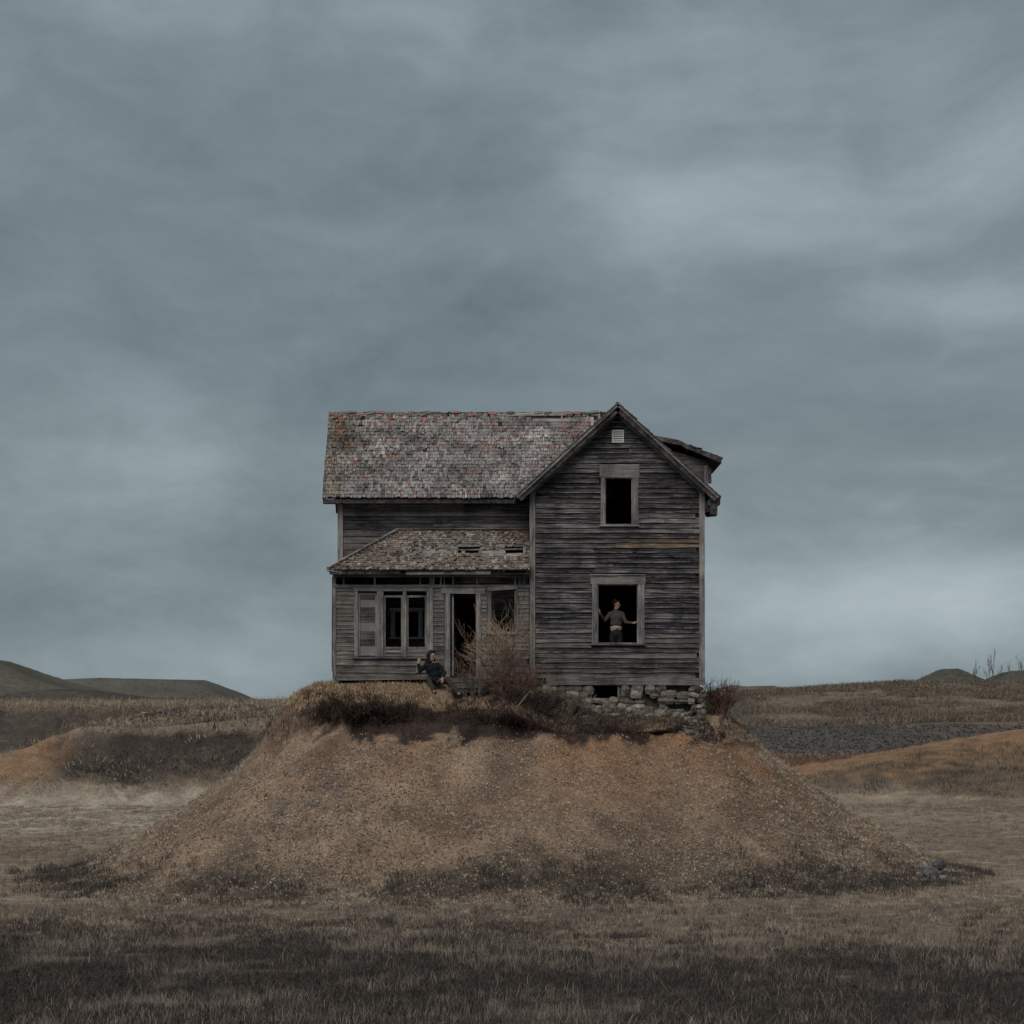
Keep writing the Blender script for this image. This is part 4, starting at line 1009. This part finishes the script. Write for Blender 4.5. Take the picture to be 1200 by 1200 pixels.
# ------------------------------------------------------------------ far hills
def hill(name, prof, D_, depth, col, seed, label=None):
    """a spoil heap whose skyline runs through the given photo points, built at its own distance with real depth"""
    p = [P(a, b, D_) for a, b in prof]; xs_ = np.array([q.x for q in p]); zs_ = np.array([q.z for q in p])
    nx, ny = 160, 40; gx = np.linspace(xs_[0], xs_[-1], nx); t = np.linspace(-1, 1, ny)
    X_, T_2 = np.meshgrid(gx, t); H = np.interp(X_, xs_, zs_) - 3.6
    prof2 = np.clip(1.18 - np.abs(T_2) * 1.18, 0, 1)
    Z = 3.6 + np.minimum(H, np.maximum(H.max() * prof2, 0)) * 1.0 + .25 * fbm(X_ * .15, T_2 * 6, seed, 4) * np.clip(prof2 * 4, 0, 1) * .6
    Y_ = D_ + T_2 * depth
    C = np.ones(X_.shape + (3,)) * np.array(col) * (1 + .35 * fbm(X_ * .1, T_2 * 3 + X_ * .05, seed + 5, 4))[..., None]
    o = link(name, grid_mesh(name, X_, Y_, Z, C), M_ground); tag(o, kind='structure'); return o
green = (.085, .095, .068)
hill('hill', [(-260, 821), (-160, 770), (-60, 764), (0, 775), (35, 790), (72, 803), (110, 812), (140, 821)], 300, 30, (.085, .083, .068), 90)
hill('hill', [(60, 821), (76, 797), (120, 795), (236, 797), (262, 808), (288, 821)], 380, 30, (.082, .082, .072), 91)
hill('hill', [(-30, 826), (22, 812), (60, 808), (110, 809), (135, 813), (170, 818), (330, 820), (400, 824)], 240, 14, (.055, .052, .046), 92)
hill('hill', [(335, 823), (352, 814), (372, 810), (400, 808), (470, 822)], 300, 15, (.075, .088, .066), 96)
hill('hill', [(800, 822), (842, 808), (858, 803), (872, 805), (905, 804), (920, 809), (960, 822)], 330, 20, (.10, .105, .082), 93)
hill('hill', [(1062, 812), (1075, 801), (1104, 784), (1120, 784), (1140, 795), (1150, 800), (1165, 812)], 300, 18, (.065, .068, .056), 94)
hill('hill', [(1140, 812), (1155, 802), (1180, 787), (1210, 785), (1260, 790), (1320, 812)], 300, 20, (.062, .063, .054), 95)

# ------------------------------------------------------------------ scattered ground cover (geometry nodes)
def clump(name, n_, h, w_, bw_, mat, seed, droop=.3, down=False):
    rnd = random.Random(seed); mb = MB()
    for i in range(n_):
        a = rnd.uniform(0, 6.28); rr = w_ * math.sqrt(rnd.random()); bx, by = rr * math.cos(a), rr * math.sin(a)
        hh = h * rnd.uniform(.5, 1.1); la = rnd.uniform(0, 6.28); ln = hh * rnd.uniform(.1, 1) * droop
        f = rnd.uniform(0, 3.14); cx, cy = math.cos(f) * bw_ / 2, math.sin(f) * bw_ / 2
        mx, my = bx + math.cos(la) * ln * .35, by + math.sin(la) * ln * .35; tx, ty = bx + math.cos(la) * ln, by + math.sin(la) * ln
        sg = -1 if down else 1
        mb.add([(bx - cx, by - cy, -.02 * sg), (bx + cx, by + cy, -.02 * sg), (mx + cx * .8, my + cy * .8, sg * hh * .55), (mx - cx * .8, my - cy * .8, sg * hh * .55), (tx, ty, sg * hh * (1 - .25 * droop))],
               [(0, 1, 2, 3), (3, 2, 4)])
    me = mb.mesh(name); me.materials.append(mat); return me
def pebble(name, mat, seed):
    me = stone_mesh(1, 1, .7, .22, seed, name); me.materials.append(mat); return me
def gn_scatter(name, meshes, pts, rot, scl, label=None, cat=None):
    src = bpy.data.collections.new(name + '_source')
    for k, me in enumerate(meshes):
        o = bpy.data.objects.new(name + '_piece', me); src.objects.link(o)
    me = bpy.data.meshes.new(name); n_ = len(pts); me.vertices.add(n_); me.vertices.foreach_set('co', pts.astype('f').ravel())
    a = me.attributes.new('rot', 'FLOAT_VECTOR', 'POINT'); a.data.foreach_set('vector', rot.astype('f').ravel())
    a = me.attributes.new('scl', 'FLOAT', 'POINT'); a.data.foreach_set('value', scl.astype('f'))
    a = me.attributes.new('idx', 'INT', 'POINT'); a.data.foreach_set('value', RNG.integers(0, len(meshes), n_).astype('i'))
    o = bpy.data.objects.new(name, me); COL.objects.link(o)
    g = bpy.data.node_groups.new(name, 'GeometryNodeTree')
    g.interface.new_socket('Geometry', in_out='INPUT', socket_type='NodeSocketGeometry'); g.interface.new_socket('Geometry', in_out='OUTPUT', socket_type='NodeSocketGeometry')
    gi = g.nodes.new('NodeGroupInput'); go = g.nodes.new('NodeGroupOutput'); ip = g.nodes.new('GeometryNodeInstanceOnPoints')
    ci = g.nodes.new('GeometryNodeCollectionInfo'); ci.inputs['Collection'].default_value = src; ci.inputs['Separate Children'].default_value = True; ci.inputs['Reset Children'].default_value = True
    def na(nm, dt):
        q = g.nodes.new('GeometryNodeInputNamedAttribute'); q.data_type = dt; q.inputs[0].default_value = nm; return q.outputs[0]
    er = g.nodes.new('FunctionNodeEulerToRotation'); L = g.links.new
    L(na('rot', 'FLOAT_VECTOR'), er.inputs[0]); L(gi.outputs[0], ip.inputs['Points']); L(ci.outputs[0], ip.inputs['Instance']); ip.inputs['Pick Instance'].default_value = True
    L(na('idx', 'INT'), ip.inputs['Instance Index']); L(er.outputs[0], ip.inputs['Rotation']); L(na('scl', 'FLOAT'), ip.inputs['Scale']); L(ip.outputs[0], go.inputs[0])
    md = o.modifiers.new('scatter', 'NODES'); md.node_group = g
    tag(o, label, cat, kind='stuff'); return o
def sample(n_, x0, x1, y0, y1, dens):
    """rejection sample; dens(x,y,z,d)->0..1"""
    x = RNG.uniform(x0, x1, n_ * 3); y = RNG.uniform(y0, y1, n_ * 3)
    keep = np.abs(x) < (y + 60) * .26 + 1.5; x, y = x[keep], y[keep]
    X, Y, Z, D_ = terrain(x, y)
    k = RNG.random(len(x)) < dens(x, y, Z, D_)
    p = np.stack([X, Y, Z], -1)[k][:n_]; return p, D_[k][:n_]
def rots(n_, tilt=.15):
    return np.stack([RNG.normal(0, tilt, n_), RNG.normal(0, tilt, n_), RNG.uniform(0, 6.28, n_)], -1)
def scatter(name, meshes, n_, box, dens, smin_, smax_, label, cat, tilt=.15, fz=None):
    p, D_ = sample(n_, *box, dens)
    if fz is not None: p[:, 2] += fz
    print(name, len(p)); return gn_scatter(name, meshes, p, rots(len(p), tilt), RNG.uniform(smin_, smax_, len(p)), label, cat)
def cl(nm, mat, h, w_, bw_, n_=12, k=3, droop=.5, **kw): return [clump(nm + '_piece', n_, h, w_, bw_, mat, 100 + i, droop, **kw) for i in range(k)]

scatter('dark_foreground_grass', cl('dfg', V_dkg, .14, .16, .009, 15, 4, 1.0), 26000, (-13, 13, -34, -10.5), lambda x, y, z, d: (.04 + .96 * sst(-11.5, -21, y + FRW(x, y))) * sst(-.55, .1, fbm(x * .7, y * .7, 200, 3)), .6, 1.4,
        'dark dead grass covering the front of the field', 'grass')
scatter('pale_foreground_stems', cl('pfs', V_pale, .29, .12, .005, 5, 4, .6) + cl('pfm', V_mid, .19, .12, .007, 8, 2, .9), 9000, (-13, 13, -34, -12), lambda x, y, z, d: sst(-14, -20, y) * sst(-.1, .35, fbm(x * .5, y * .5, 201, 3)) + .10, .5, 1.25,
        'thin pale dry stems standing in the dark front grass', 'grass')
scatter('short_field_grass', cl('sfg', V_mid, .085, .10, .010, 14, 3, 1.0) + cl('sfp', V_straw, .09, .10, .010, 12, 2, 1.0), 26000, (-24, 24, -19, 38), lambda x, y, z, d: (d > 6.2) * (z < 1) * (.25 + .75 * sst(-.3, .3, fbm(x * .6, y * .6, 202, 3))) * np.where(y < -4, 1, .5), .6, 1.5,
        'short brown and straw grass on the flat field round the mound', 'grass')
scatter('slope_stubble', cl('ss', V_mid, .07, .08, .010, 8, 2, 1.2) + cl('ssp', V_pstraw, .06, .08, .011, 7, 3, 1.4), 26000, (-12.5, 12.5, -10, 9), lambda x, y, z, d: (d > .9) * (d < 7.2) * (.22 + .78 * sst(1.0, 5, d) * sst(-.4, .3, fbm(x * .8, y * .8, 203, 3))), .5, 1.3,
        'sparse dry stubble on the slopes of the mound', 'grass', .4)
scatter('foot_weeds', cl('fw', V_dkg, .17, .2, .012, 18, 4, 1.0) + cl('fwr', V_olive, .15, .2, .012, 16, 1, 1.0), 7500, (-16, 13, -14, 2), lambda x, y, z, d: np.exp(-((d - 6.1 + fbm(x * .25, y * .25, 60, 4)) / .95) ** 2) * sst(-.4, .25, fbm(x * .45, y * .45, 78, 3) + .25 * (x > 5) * (x < 12)), .5, 1.3,
        'dark weeds along the foot of the mound', 'weeds')
scatter('slope_gravel', [pebble('g', M_fleck, 900 + i) for i in range(2)] + [pebble('g', M_stone, 905 + i) for i in range(2)], 36000, (-12.5, 12.5, -10, 9), lambda x, y, z, d: (d > 1.3) * (d < 7) * (.3 + .7 * sst(-.2, .3, fbm(x * .9, y * .9, 204, 3))), .011, .040,
        'small pale stones scattered over the mound slope', 'gravel', .6)
scatter('slope_clods', [pebble('c', M_ground2, 920 + i) for i in range(4)] if False else [pebble('c', plain('dark_clod', (.085, .066, .054)), 920 + i) for i in range(3)] + [pebble('c2', plain('brown_clod', (.17, .12, .085)), 930 + i) for i in range(3)], 13000, (-12.5, 12.5, -10, 9), lambda x, y, z, d: (d > .5) * (d < 6.8) * (.05 + .95 * sst(-.1, .4, fbm(x * .6, y * .6, 205, 3) + .5 * np.exp(-((x + 4.3) / 1.2) ** 2))), .015, .055,
        'dark and brown clods of earth on the mound slope', 'clods', .6)
scatter('mound_top_grass', cl('mtg', V_gold, .12, .14, .010, 14, 4, 1.1) + cl('mtm', V_rust, .13, .14, .010, 12, 2, 1.1), 6000, (-7.2, .8, -3.4, 3), lambda x, y, z, d: (d < .04) * (y < np.where(x < PX(391), 3, .02)) * sst(1.0, -1.0, x) * (1 - (np.abs(x - PX(524)) < .55) * (y > -2.1)) , .5, 1.3,
        'golden dry grass on the mound top in front of the porch', 'grass', .3)
scatter('mound_top_brush', cl('mtb', V_olive, .15, .16, .010, 12, 2, 1.0) + cl('mtd', V_dark, .15, .16, .010, 14, 3, 1.1) + cl('mtr', V_rust, .15, .16, .010, 12, 1, 1.0), 4200, (-1, 6.6, -3.0, .0), lambda x, y, z, d: (d < .12) * sst(-1.0, .8, x) * sst(4.9, 4.0, x) * (1 - .7 * sst(PX(715), PX(745), x)) * (.35 + .65 * sst(-.2, .2, fbm(x, y, 206, 3))), .4, 1.2,
        'brownish weeds along the mound rim below the gable', 'weeds', .4)
scatter('mound_rim_roots', cl('mrr', V_roots, .24, .14, .010, 10, 4, .7, down=True) + cl('mrt', V_dkg, .22, .14, .009, 7, 2, 1.0, down=True) + cl('mru', V_dkg, .14, .14, .010, 9, 2, 1.2) + cl('mrv', V_rust, .14, .14, .008, 6, 1, 1.2), 5600, (-7.2, 7.0, -4.2, 3), lambda x, y, z, d: (d > .0) * (d < .6) * sst(5, 1.5, x) * (.25 + .75 * sst(-.3, .2, fbm(x * 1.3, y * 1.3, 212, 3))), .5, 1.3,
        'dark roots hanging from the overhanging turf rim', 'roots', .3)
scatter('rim_brambles', [twig_piece('rim_bramble', V_dark, 300 + i) for i in range(4)] + [twig_piece('rim_bramble', V_roots, 310 + i) for i in range(2)] + [twig_piece('rim_bramble', V_rust, 312)], 1000, (-5.6, 6.2, -4.2, 1), lambda x, y, z, d: (d > -.25) * (d < .75) * (.15 + .85 * sst(-.2, .3, fbm(x * .8 + 3, y * .8, 220, 3))) * sst(6.2, 4.5, np.abs(x)), .35, 1.0,
        'tangled bare brambles and roots along the undercut rim of the mound', 'brambles', .5)
scatter('mound_back_grass', cl('mbg', V_straw, .20, .2, .012, 12, 3, .9), 3200, (-13, 13, -3, 9), lambda x, y, z, d: (d > -.1) * (d < 6) * sst(3.5, 7, np.abs(x)) * sst(-.1, .3, fbm(x * .5, y * .5, 207, 3) + .3 * (d < 1.6)) * ((x > 0) | (d < 2)), .4, 1.0,
        'straw coloured grass on the shoulders of the mound', 'grass', .3)
scatter('left_bank_grass', cl('lbg', V_straw, .30, .6, .02, 22, 3, 1.2) + cl('lbm', V_mid, .28, .6, .02, 22, 3, 1.2), 15000, (-42, -8, 36, 135), lambda x, y, z, d: (z > .3) * np.where(z > 3.15, .9, np.where(z > 2.2, .10, .22 + .3 * sst(0, .3, fbm(x * .3, y * .3, 208, 3)))) * (1 - .8 * (y > 92) * (z < 3.8)), .5, 1.3,
        'straw grass on the cut bank at the left', 'grass', .35)
scatter('left_bank_scrub', cl('lbs', V_dkg, .26, .7, .025, 26, 3, 1.2), 6000, (-42, -8, 37, 112), lambda x, y, z, d: (z > .3) * (z < 3.9) * sst(-.15, .25, fbm(x * .3, y * .3, 70, 4)) * np.where((z > 2.1) & (y < 60), .3, 1) * (1 - .8 * (x < -20.5) * (y < 60)), .5, 1.4,
        'dark scrub on the faces of the left bank', 'scrub', .4)
scatter('right_bank_grass', cl('rbg', V_mid, .34, .6, .02, 22, 3, 1.1) + cl('rbs', V_dkg, .3, .6, .02, 20, 1, 1.1), 6000, (10, 40, 36, 75), lambda x, y, z, d: (z > .4) * sst(.1, -.7, (y - 46) * .14 + .5 * fbm(x * .4, y * .4, 213, 3)) * .6 + .02 * (z > .4), .4, 1.1,
        'brown grass on the ochre bank at the right', 'grass')
scatter('rust_brush', cl('rb', V_rust, .9, .6, .04, 22, 3, .6), 1800, (12, 40, 84, 101), lambda x, y, z, d: (z < 1.2) * sst(36, 28, x) * .9, .5, 1.2,
        'rust brown brush below the dark gravel face at the right', 'brush')
scatter('face_gravel', [pebble('fg', plain('dark_gravel%s' % '', (.065, .063, .06)), 940), pebble('fg2', plain('mid_gravel', (.10, .098, .092)), 941), pebble('fg3', plain('black_gravel', (.038, .037, .036)), 942)], 14000, (10, 46, 96, 110), lambda x, y, z, d: (z > .5) * (z < 2.8), .04, .15,
        'dark gravel on the face of the right bank', 'gravel', .5)
scatter('rise_grass', cl('rg', V_mid, .5, 1.0, .035, 24, 3, 1.2) + cl('rgd', V_olive, .5, 1.0, .035, 22, 1, 1.2) + cl('rgk', V_dkg, .4, 1.0, .035, 22, 2, 1.2), 15000, (8, 85, 112, 215), lambda x, y, z, d: sst(-.5, .3, fbm(x * .15, y * .15, 210, 3)), .4, 1.3,
        'rough brown grass on the long rise at the right', 'grass')
scatter('plateau_weeds', cl('pw', V_straw, 1.0, .5, .03, 9, 3, .4), 900, (-45, -10, 60, 150), lambda x, y, z, d: (z > 3.4) * sst(0, .3, fbm(x * .2, y * .2, 211, 3)), .5, 1.2,
        'tall pale weeds on the left plateau', 'weeds')

# ------------------------------------------------------------------ people
def capsule(bm, a, b, r0, r1):
    a = Vector(a); b = Vector(b); d = b - a; L = d.length
    if L > 1e-5:
        q = d.to_track_quat('Z', 'Y').to_matrix().to_4x4()
        bmesh.ops.create_cone(bm, cap_ends=True, segments=14, radius1=r0, radius2=r1, depth=L, matrix=Matrix.Translation((a + b) / 2) @ q)
    for p, r in ((a, r0), (b, r1)): bmesh.ops.create_uvsphere(bm, u_segments=14, v_segments=9, radius=r, matrix=Matrix.Translation(p))
def ellip(bm, c, r, rot=None):
    m = Matrix.Translation(Vector(c)) @ (rot.to_4x4() if rot else Matrix.Identity(4)) @ Matrix.Diagonal((*r, 1))
    bmesh.ops.create_uvsphere(bm, u_segments=16, v_segments=11, radius=1, matrix=m)
def fuse(name, bm, voxel, mat, parent, smooth=3, disp=None):
    me = bpy.data.meshes.new(name); bm.to_mesh(me); bm.free()
    t = bpy.data.objects.new('tmp', me); COL.objects.link(t)
    md = t.modifiers.new('r', 'REMESH'); md.mode = 'VOXEL'; md.voxel_size = voxel
    ms = t.modifiers.new('s', 'SMOOTH'); ms.iterations = smooth; ms.factor = .5
    dg = bpy.context.evaluated_depsgraph_get(); me2 = bpy.data.meshes.new_from_object(t.evaluated_get(dg)); me2.name = name
    bpy.data.objects.remove(t); bpy.data.meshes.remove(me)
    me2.materials.clear(); me2.shade_smooth()
    return link(name, me2, mat, parent)
def hand(bm, wrist, d, n_, s=1.0, curl=.3):
    """palm with four unequal fingers and a thumb; d = pointing direction, n_ = palm normal"""
    d = Vector(d).normalized(); n_ = Vector(n_); n_ = (n_ - d * n_.dot(d)).normalized(); side = d.cross(n_); w0 = Vector(wrist)
    rot = Matrix((side, d, n_)).transposed()
    ellip(bm, w0 + d * .045 * s, (.038 * s, .052 * s, .016 * s), rot)
    for k, (o, L) in enumerate(((-.028, .062), (-.010, .073), (.009, .068), (.027, .053))):
        a = w0 + d * .085 * s + side * o * s; d2 = (d + n_ * curl).normalized(); b = a + d2 * L * .5 * s; d3 = (d + n_ * curl * 2.6).normalized(); c = b + d3 * L * .5 * s
        capsule(bm, a, b, .0092 * s, .0085 * s); capsule(bm, b, c, .0085 * s, .0072 * s)
    a = w0 + d * .03 * s - side * .03 * s; b = a + (d * .6 - side * .8 + n_ * .3).normalized() * .04 * s
    capsule(bm, a, b, .011 * s, .010 * s); capsule(bm, b, b + (d * .9 - side * .3 + n_ * .4).normalized() * .03 * s, .010 * s, .008 * s)
def head(bm, c, face, up, s=1.0):
    f = Vector(face).normalized(); u = Vector(up); u = (u - f * u.dot(f)).normalized(); r = f.cross(u); c = Vector(c)
    rot = Matrix((r, f, u)).transposed(); W = lambda x, y, z: c + (r * x + f * y + u * z) * s
    ellip(bm, W(0, -.008, .03), (.074 * s, .095 * s, .088 * s), rot)          # skull
    ellip(bm, W(0, .018, -.045), (.055 * s, .062 * s, .07 * s), rot)          # jaw and face
    ellip(bm, W(0, .058, -.095), (.024 * s, .022 * s, .018 * s), rot)         # chin
    capsule(bm, W(0, .085, .012), W(0, .106, -.028), .010 * s, .014 * s)      # nose
    ellip(bm, W(0, .078, -.062), (.024 * s, .012 * s, .006 * s), rot); ellip(bm, W(0, .077, -.074), (.021 * s, .012 * s, .007 * s), rot)   # lips
    ellip(bm, W(0, .075, .030), (.052 * s, .014 * s, .009 * s), rot)          # brow
    for sx in (-1, 1):
        ellip(bm, W(sx * .074, -.005, -.01), (.010 * s, .018 * s, .030 * s), rot)   # ears
        ellip(bm, W(sx * .038, .055, -.025), (.022 * s, .022 * s, .02 * s), rot)    # cheeks
    return W, rot
def cloth_mat(name, c, var=.25):
    return plain(name, c, .95, var, 25)
M_skin = plain('skin', (.33, .205, .165), .55, .08, 20); M_hair = plain('dark_hair', (.014, .010, .009), .6, .3, 60); M_eye = plain('eye', (.04, .03, .025), .3, .1)
def eyes(W, rot, s, root):
    for sx in (-1, 1):
        bm = bmesh.new(); ellip(bm, W(sx * .03, .079, .004), (.012 * s, .008 * s, .007 * s), rot)
        me = bpy.data.meshes.new('eye'); bm.to_mesh(me); bm.free(); link('eye', me, M_eye, root)

# woman standing in the ground floor window
def standing():
    Y = .34; s = 1.12; fz = FLOOR + .2
    Q = lambda px_, py_, dy=0: P(px_, py_, Y + dy)
    root = empty('person', (PX(722, Y), Y, fz))
    tag(root, 'person with short dark hair and brownish sweater standing with spread arms in the gable window', 'person')
    hc = Q(722.6, 708.3); neck = Q(721.6, 717); chest = Q(722, 723.5); waist = Q(722, 735.5); hips = Q(722, 744)
    face = Vector((.86, -.5, -.02))
    shl, shr = Q(714.6, 719.6), Q(729.6, 719.8); ell, elr = Q(709.0, 727.6, -.10), Q(733.2, 729.2, -.06); wrl, wrr = Q(702.8, 718.8, -.27), Q(741.6, 730.3, -.26)
    hr = .105 * s
    knl, knr = Vector((hips.x - .11, Y - .03, fz + .52)), Vector((hips.x + .11, Y - .03, fz + .52)); anl, anr = Vector((hips.x - .12, Y, fz + .09)), Vector((hips.x + .12, Y, fz + .09))
    hpl, hpr = hips + Vector((-.09, 0, -.04)), hips + Vector((.09, 0, -.04))
    bm = bmesh.new(); W, rot = head(bm, hc, face, (0, 0, 1), 1.02)
    capsule(bm, hc + Vector((-.01, .01, -.06)), neck + Vector((0, 0, -.03)), .052, .058)
    ellip(bm, chest, (.165, .10, .15)); ellip(bm, waist + Vector((0, 0, .02)), (.145, .10, .14)); ellip(bm, hips, (.165, .11, .13))
    capsule(bm, shl, neck, .052, .05); capsule(bm, shr, neck, .052, .05)
    for a, b_, c in ((shl, ell, wrl), (shr, elr, wrr)): capsule(bm, a, b_, .052, .038); capsule(bm, b_, c, .038, .026)
    for a, b_, c in ((hpl, knl, anl), (hpr, knr, anr)): capsule(bm, a, b_, .085, .055); capsule(bm, b_, c, .054, .036); capsule(bm, c + Vector((0, .02, -.04)), c + Vector((0, -.16, -.055)), .038, .03)
    hand(bm, wrl, Q(701.2, 712.5, -.33) - wrl, (-.6, .2, .3), 1.1, .25); hand(bm, wrr, Q(747, 728, -.30) - wrr, (.1, .3, -1), 1.1, .2)
    fuse('body', bm, .0065, M_skin, root, 2)
    bm = bmesh.new(); e = .016
    ellip(bm, chest, (.182, .118, .15)); ellip(bm, waist + Vector((0, 0, .115)), (.162, .118, .11)); ellip(bm, Q(722, 727.5), (.168, .12, .13))
    capsule(bm, waist + Vector((-.07, 0, .10)), waist + Vector((.07, 0, .10)), .10, .10)
    for sx in (-.06, .06): ellip(bm, Q(722, 724.5) + Vector((sx, -.07, 0)), (.06, .055, .06))
    capsule(bm, shl, neck + Vector((0, 0, -.01)), .066, .068); capsule(bm, shr, neck + Vector((0, 0, -.01)), .066, .068)
    capsule(bm, neck + Vector((0, 0, -.02)), neck + Vector((0, 0, .03)), .076, .07)
    for a, b_, c in ((shl, ell, wrl), (shr, elr, wrr)): capsule(bm, a, b_, .063, .050); capsule(bm, b_, b_.lerp(c, .93), .049, .036)
    fuse('sweater', bm, .012, cloth_mat('grey_brown_knit', (.055, .050, .048)), root, 3)
    bm = bmesh.new(); ellip(bm, hips + Vector((0, 0, .01)), (.178, .125, .15))
    for a, b_, c in ((hpl, knl, anl), (hpr, knr, anr)): capsule(bm, a, b_, .10, .07); capsule(bm, b_, c, .069, .055)
    fuse('trousers', bm, .013, cloth_mat('dark_denim', (.014, .014, .019)), root, 3)
    bm = bmesh.new(); hem = Q(722, 737.6)
    for k in range(17):
        a = 2 * math.pi * k / 17; c = hem + Vector((.135 * math.cos(a), .085 * math.sin(a), 0))
        capsule(bm, c + Vector((0, 0, .05)), c + Vector((0, 0, .02 - random.uniform(0, .06))), .034, .026)
    fuse('shirt_hem', bm, .011, cloth_mat('pale_pink_cotton', (.27, .21, .19), .1), root, 2)
    for a in (anl, anr):
        bm = bmesh.new(); capsule(bm, a + Vector((0, .03, -.05)), a + Vector((0, -.18, -.055)), .046, .036); fuse('shoe', bm, .012, M_hair, root, 2)
    bm = bmesh.new(); ellip(bm, W(0, -.03, .05), (.088, .10, .088), rot); ellip(bm, W(0, -.06, .0), (.080, .065, .075), rot); ellip(bm, W(-.0, .045, .09), (.07, .05, .032), rot)
    ellip(bm, W(0, -.05, .145), (.035, .04, .035), rot)
    for i in range(34):
        a = random.uniform(0, 6.28); ellip(bm, W(.075 * math.cos(a), -.035 + .085 * math.sin(a), random.uniform(.03, .125)), (.018, .02, .018), rot)
    fuse('hair', bm, .007, M_hair, root, 1); eyes(W, rot, 1.02, root)
standing()
def seated():
    Y = -.38; Q = lambda px_, py_, dy=0: P(px_, py_, Y + dy)
    root = empty('person', (PX(510, Y), Y, hgt(PX(510, Y), Y)))
    tag(root, 'person with long dark hair and dark blue jacket sitting against the porch wall', 'person')
    hc = Q(506.2, 768.5); neck = Q(504.6, 776.5); chest = Q(506.5, 783.5); hips = Q(512, 798)
    face = Vector((.72, -.68, -.10)); shl, shr = Q(498.8, 780.5, .02), Q(514, 779.8, -.05)
    ell, wrl = Q(491.8, 786.5, .0), Q(490.3, 777, -.02); elr, wrr = Q(521, 788, -.14), Q(519, 794.5, -.42)
    kn1, an1 = Q(524, 796, -.50), Q(537, 812.5, -.78); kn2, an2 = Q(502.5, 796.5, -.50), Q(508, 810, -.72)
    h1, h2 = hips + Vector((.08, 0, -.02)), hips + Vector((-.08, 0, -.02))
    bm = bmesh.new(); W, rot = head(bm, hc, face, (.05, 0, 1), 1.12)
    capsule(bm, hc + Vector((-.02, .01, -.07)), neck + Vector((0, 0, -.04)), .055, .06)
    ellip(bm, chest, (.17, .11, .17)); ellip(bm, chest.lerp(hips, .5), (.15, .11, .16)); ellip(bm, hips, (.17, .14, .12))
    capsule(bm, shl, neck, .052, .05); capsule(bm, shr, neck, .052, .05)
    for a, b_, c in ((shl, ell, wrl), (shr, elr, wrr)): capsule(bm, a, b_, .054, .042); capsule(bm, b_, c, .041, .028)
    for a, b_, c in ((h1, kn1, an1), (h2, kn2, an2)): capsule(bm, a, b_, .085, .06); capsule(bm, b_, c, .056, .038); capsule(bm, c, c + Vector((.06, -.15, -.04)), .038, .03)
    hand(bm, wrl, Q(491.6, 770, -.02) - wrl, (0, 1, 0), .95, .7); hand(bm, wrr, Q(518.5, 798, -.46) - wrr, (-.3, .6, -.6), 1.1, .6)
    fuse('body', bm, .007, M_skin, root, 2)
    bm = bmesh.new(); ellip(bm, chest, (.195, .135, .18)); ellip(bm, chest.lerp(hips, .5), (.18, .14, .17)); ellip(bm, hips + Vector((0, 0, .04)), (.19, .15, .09))
    capsule(bm, shl, neck + Vector((0, 0, -.04)), .068, .07); capsule(bm, shr, neck + Vector((0, 0, -.04)), .068, .07); capsule(bm, neck + Vector((0, 0, -.03)), neck + Vector((0, 0, .01)), .075, .07)
    capsule(bm, shl, ell, .068, .054); capsule(bm, ell, ell.lerp(wrl, .85), .053, .040); capsule(bm, shr, elr, .068, .055); capsule(bm, elr, elr.lerp(wrr, .9), .054, .043)
    fuse('jacket', bm, .012, cloth_mat('dark_blue_denim_jacket', (.010, .012, .017), .5), root, 3)
    bm = bmesh.new(); ellip(bm, hips + Vector((0, 0, -.03)), (.185, .15, .10))
    for a, b_, c in ((h1, kn1, an1), (h2, kn2, an2)): capsule(bm, a, b_, .10, .075); capsule(bm, b_, c + (c - b_).normalized() * .06, .072, .055)
    fuse('trousers', bm, .013, cloth_mat('dark_olive_trousers', (.036, .032, .028), .4), root, 3)
    for a in (an1, an2):
        bm = bmesh.new(); capsule(bm, a + Vector((0, .03, -.03)), a + Vector((.07, -.17, -.05)), .048, .04); fuse('shoe', bm, .012, M_hair, root, 2)
    bm = bmesh.new(); ellip(bm, W(0, -.03, .055), (.098, .112, .098), rot); ellip(bm, W(0, .05, .10), (.07, .05, .03), rot)
    rnd = random.Random(5)
    for i in range(60):
        a = rnd.uniform(2.2, 7.2); t = rnd.random(); ellip(bm, W((.085 + .05 * t) * math.cos(a), -.03 + (.085 + .03 * t) * math.sin(a) * (1 if math.sin(a) < 0 else .5), .06 - .33 * t), (.035, .035, .045), rot)
    fuse('hair', bm, .009, M_hair, root, 1); eyes(W, rot, 1.12, root)
seated()
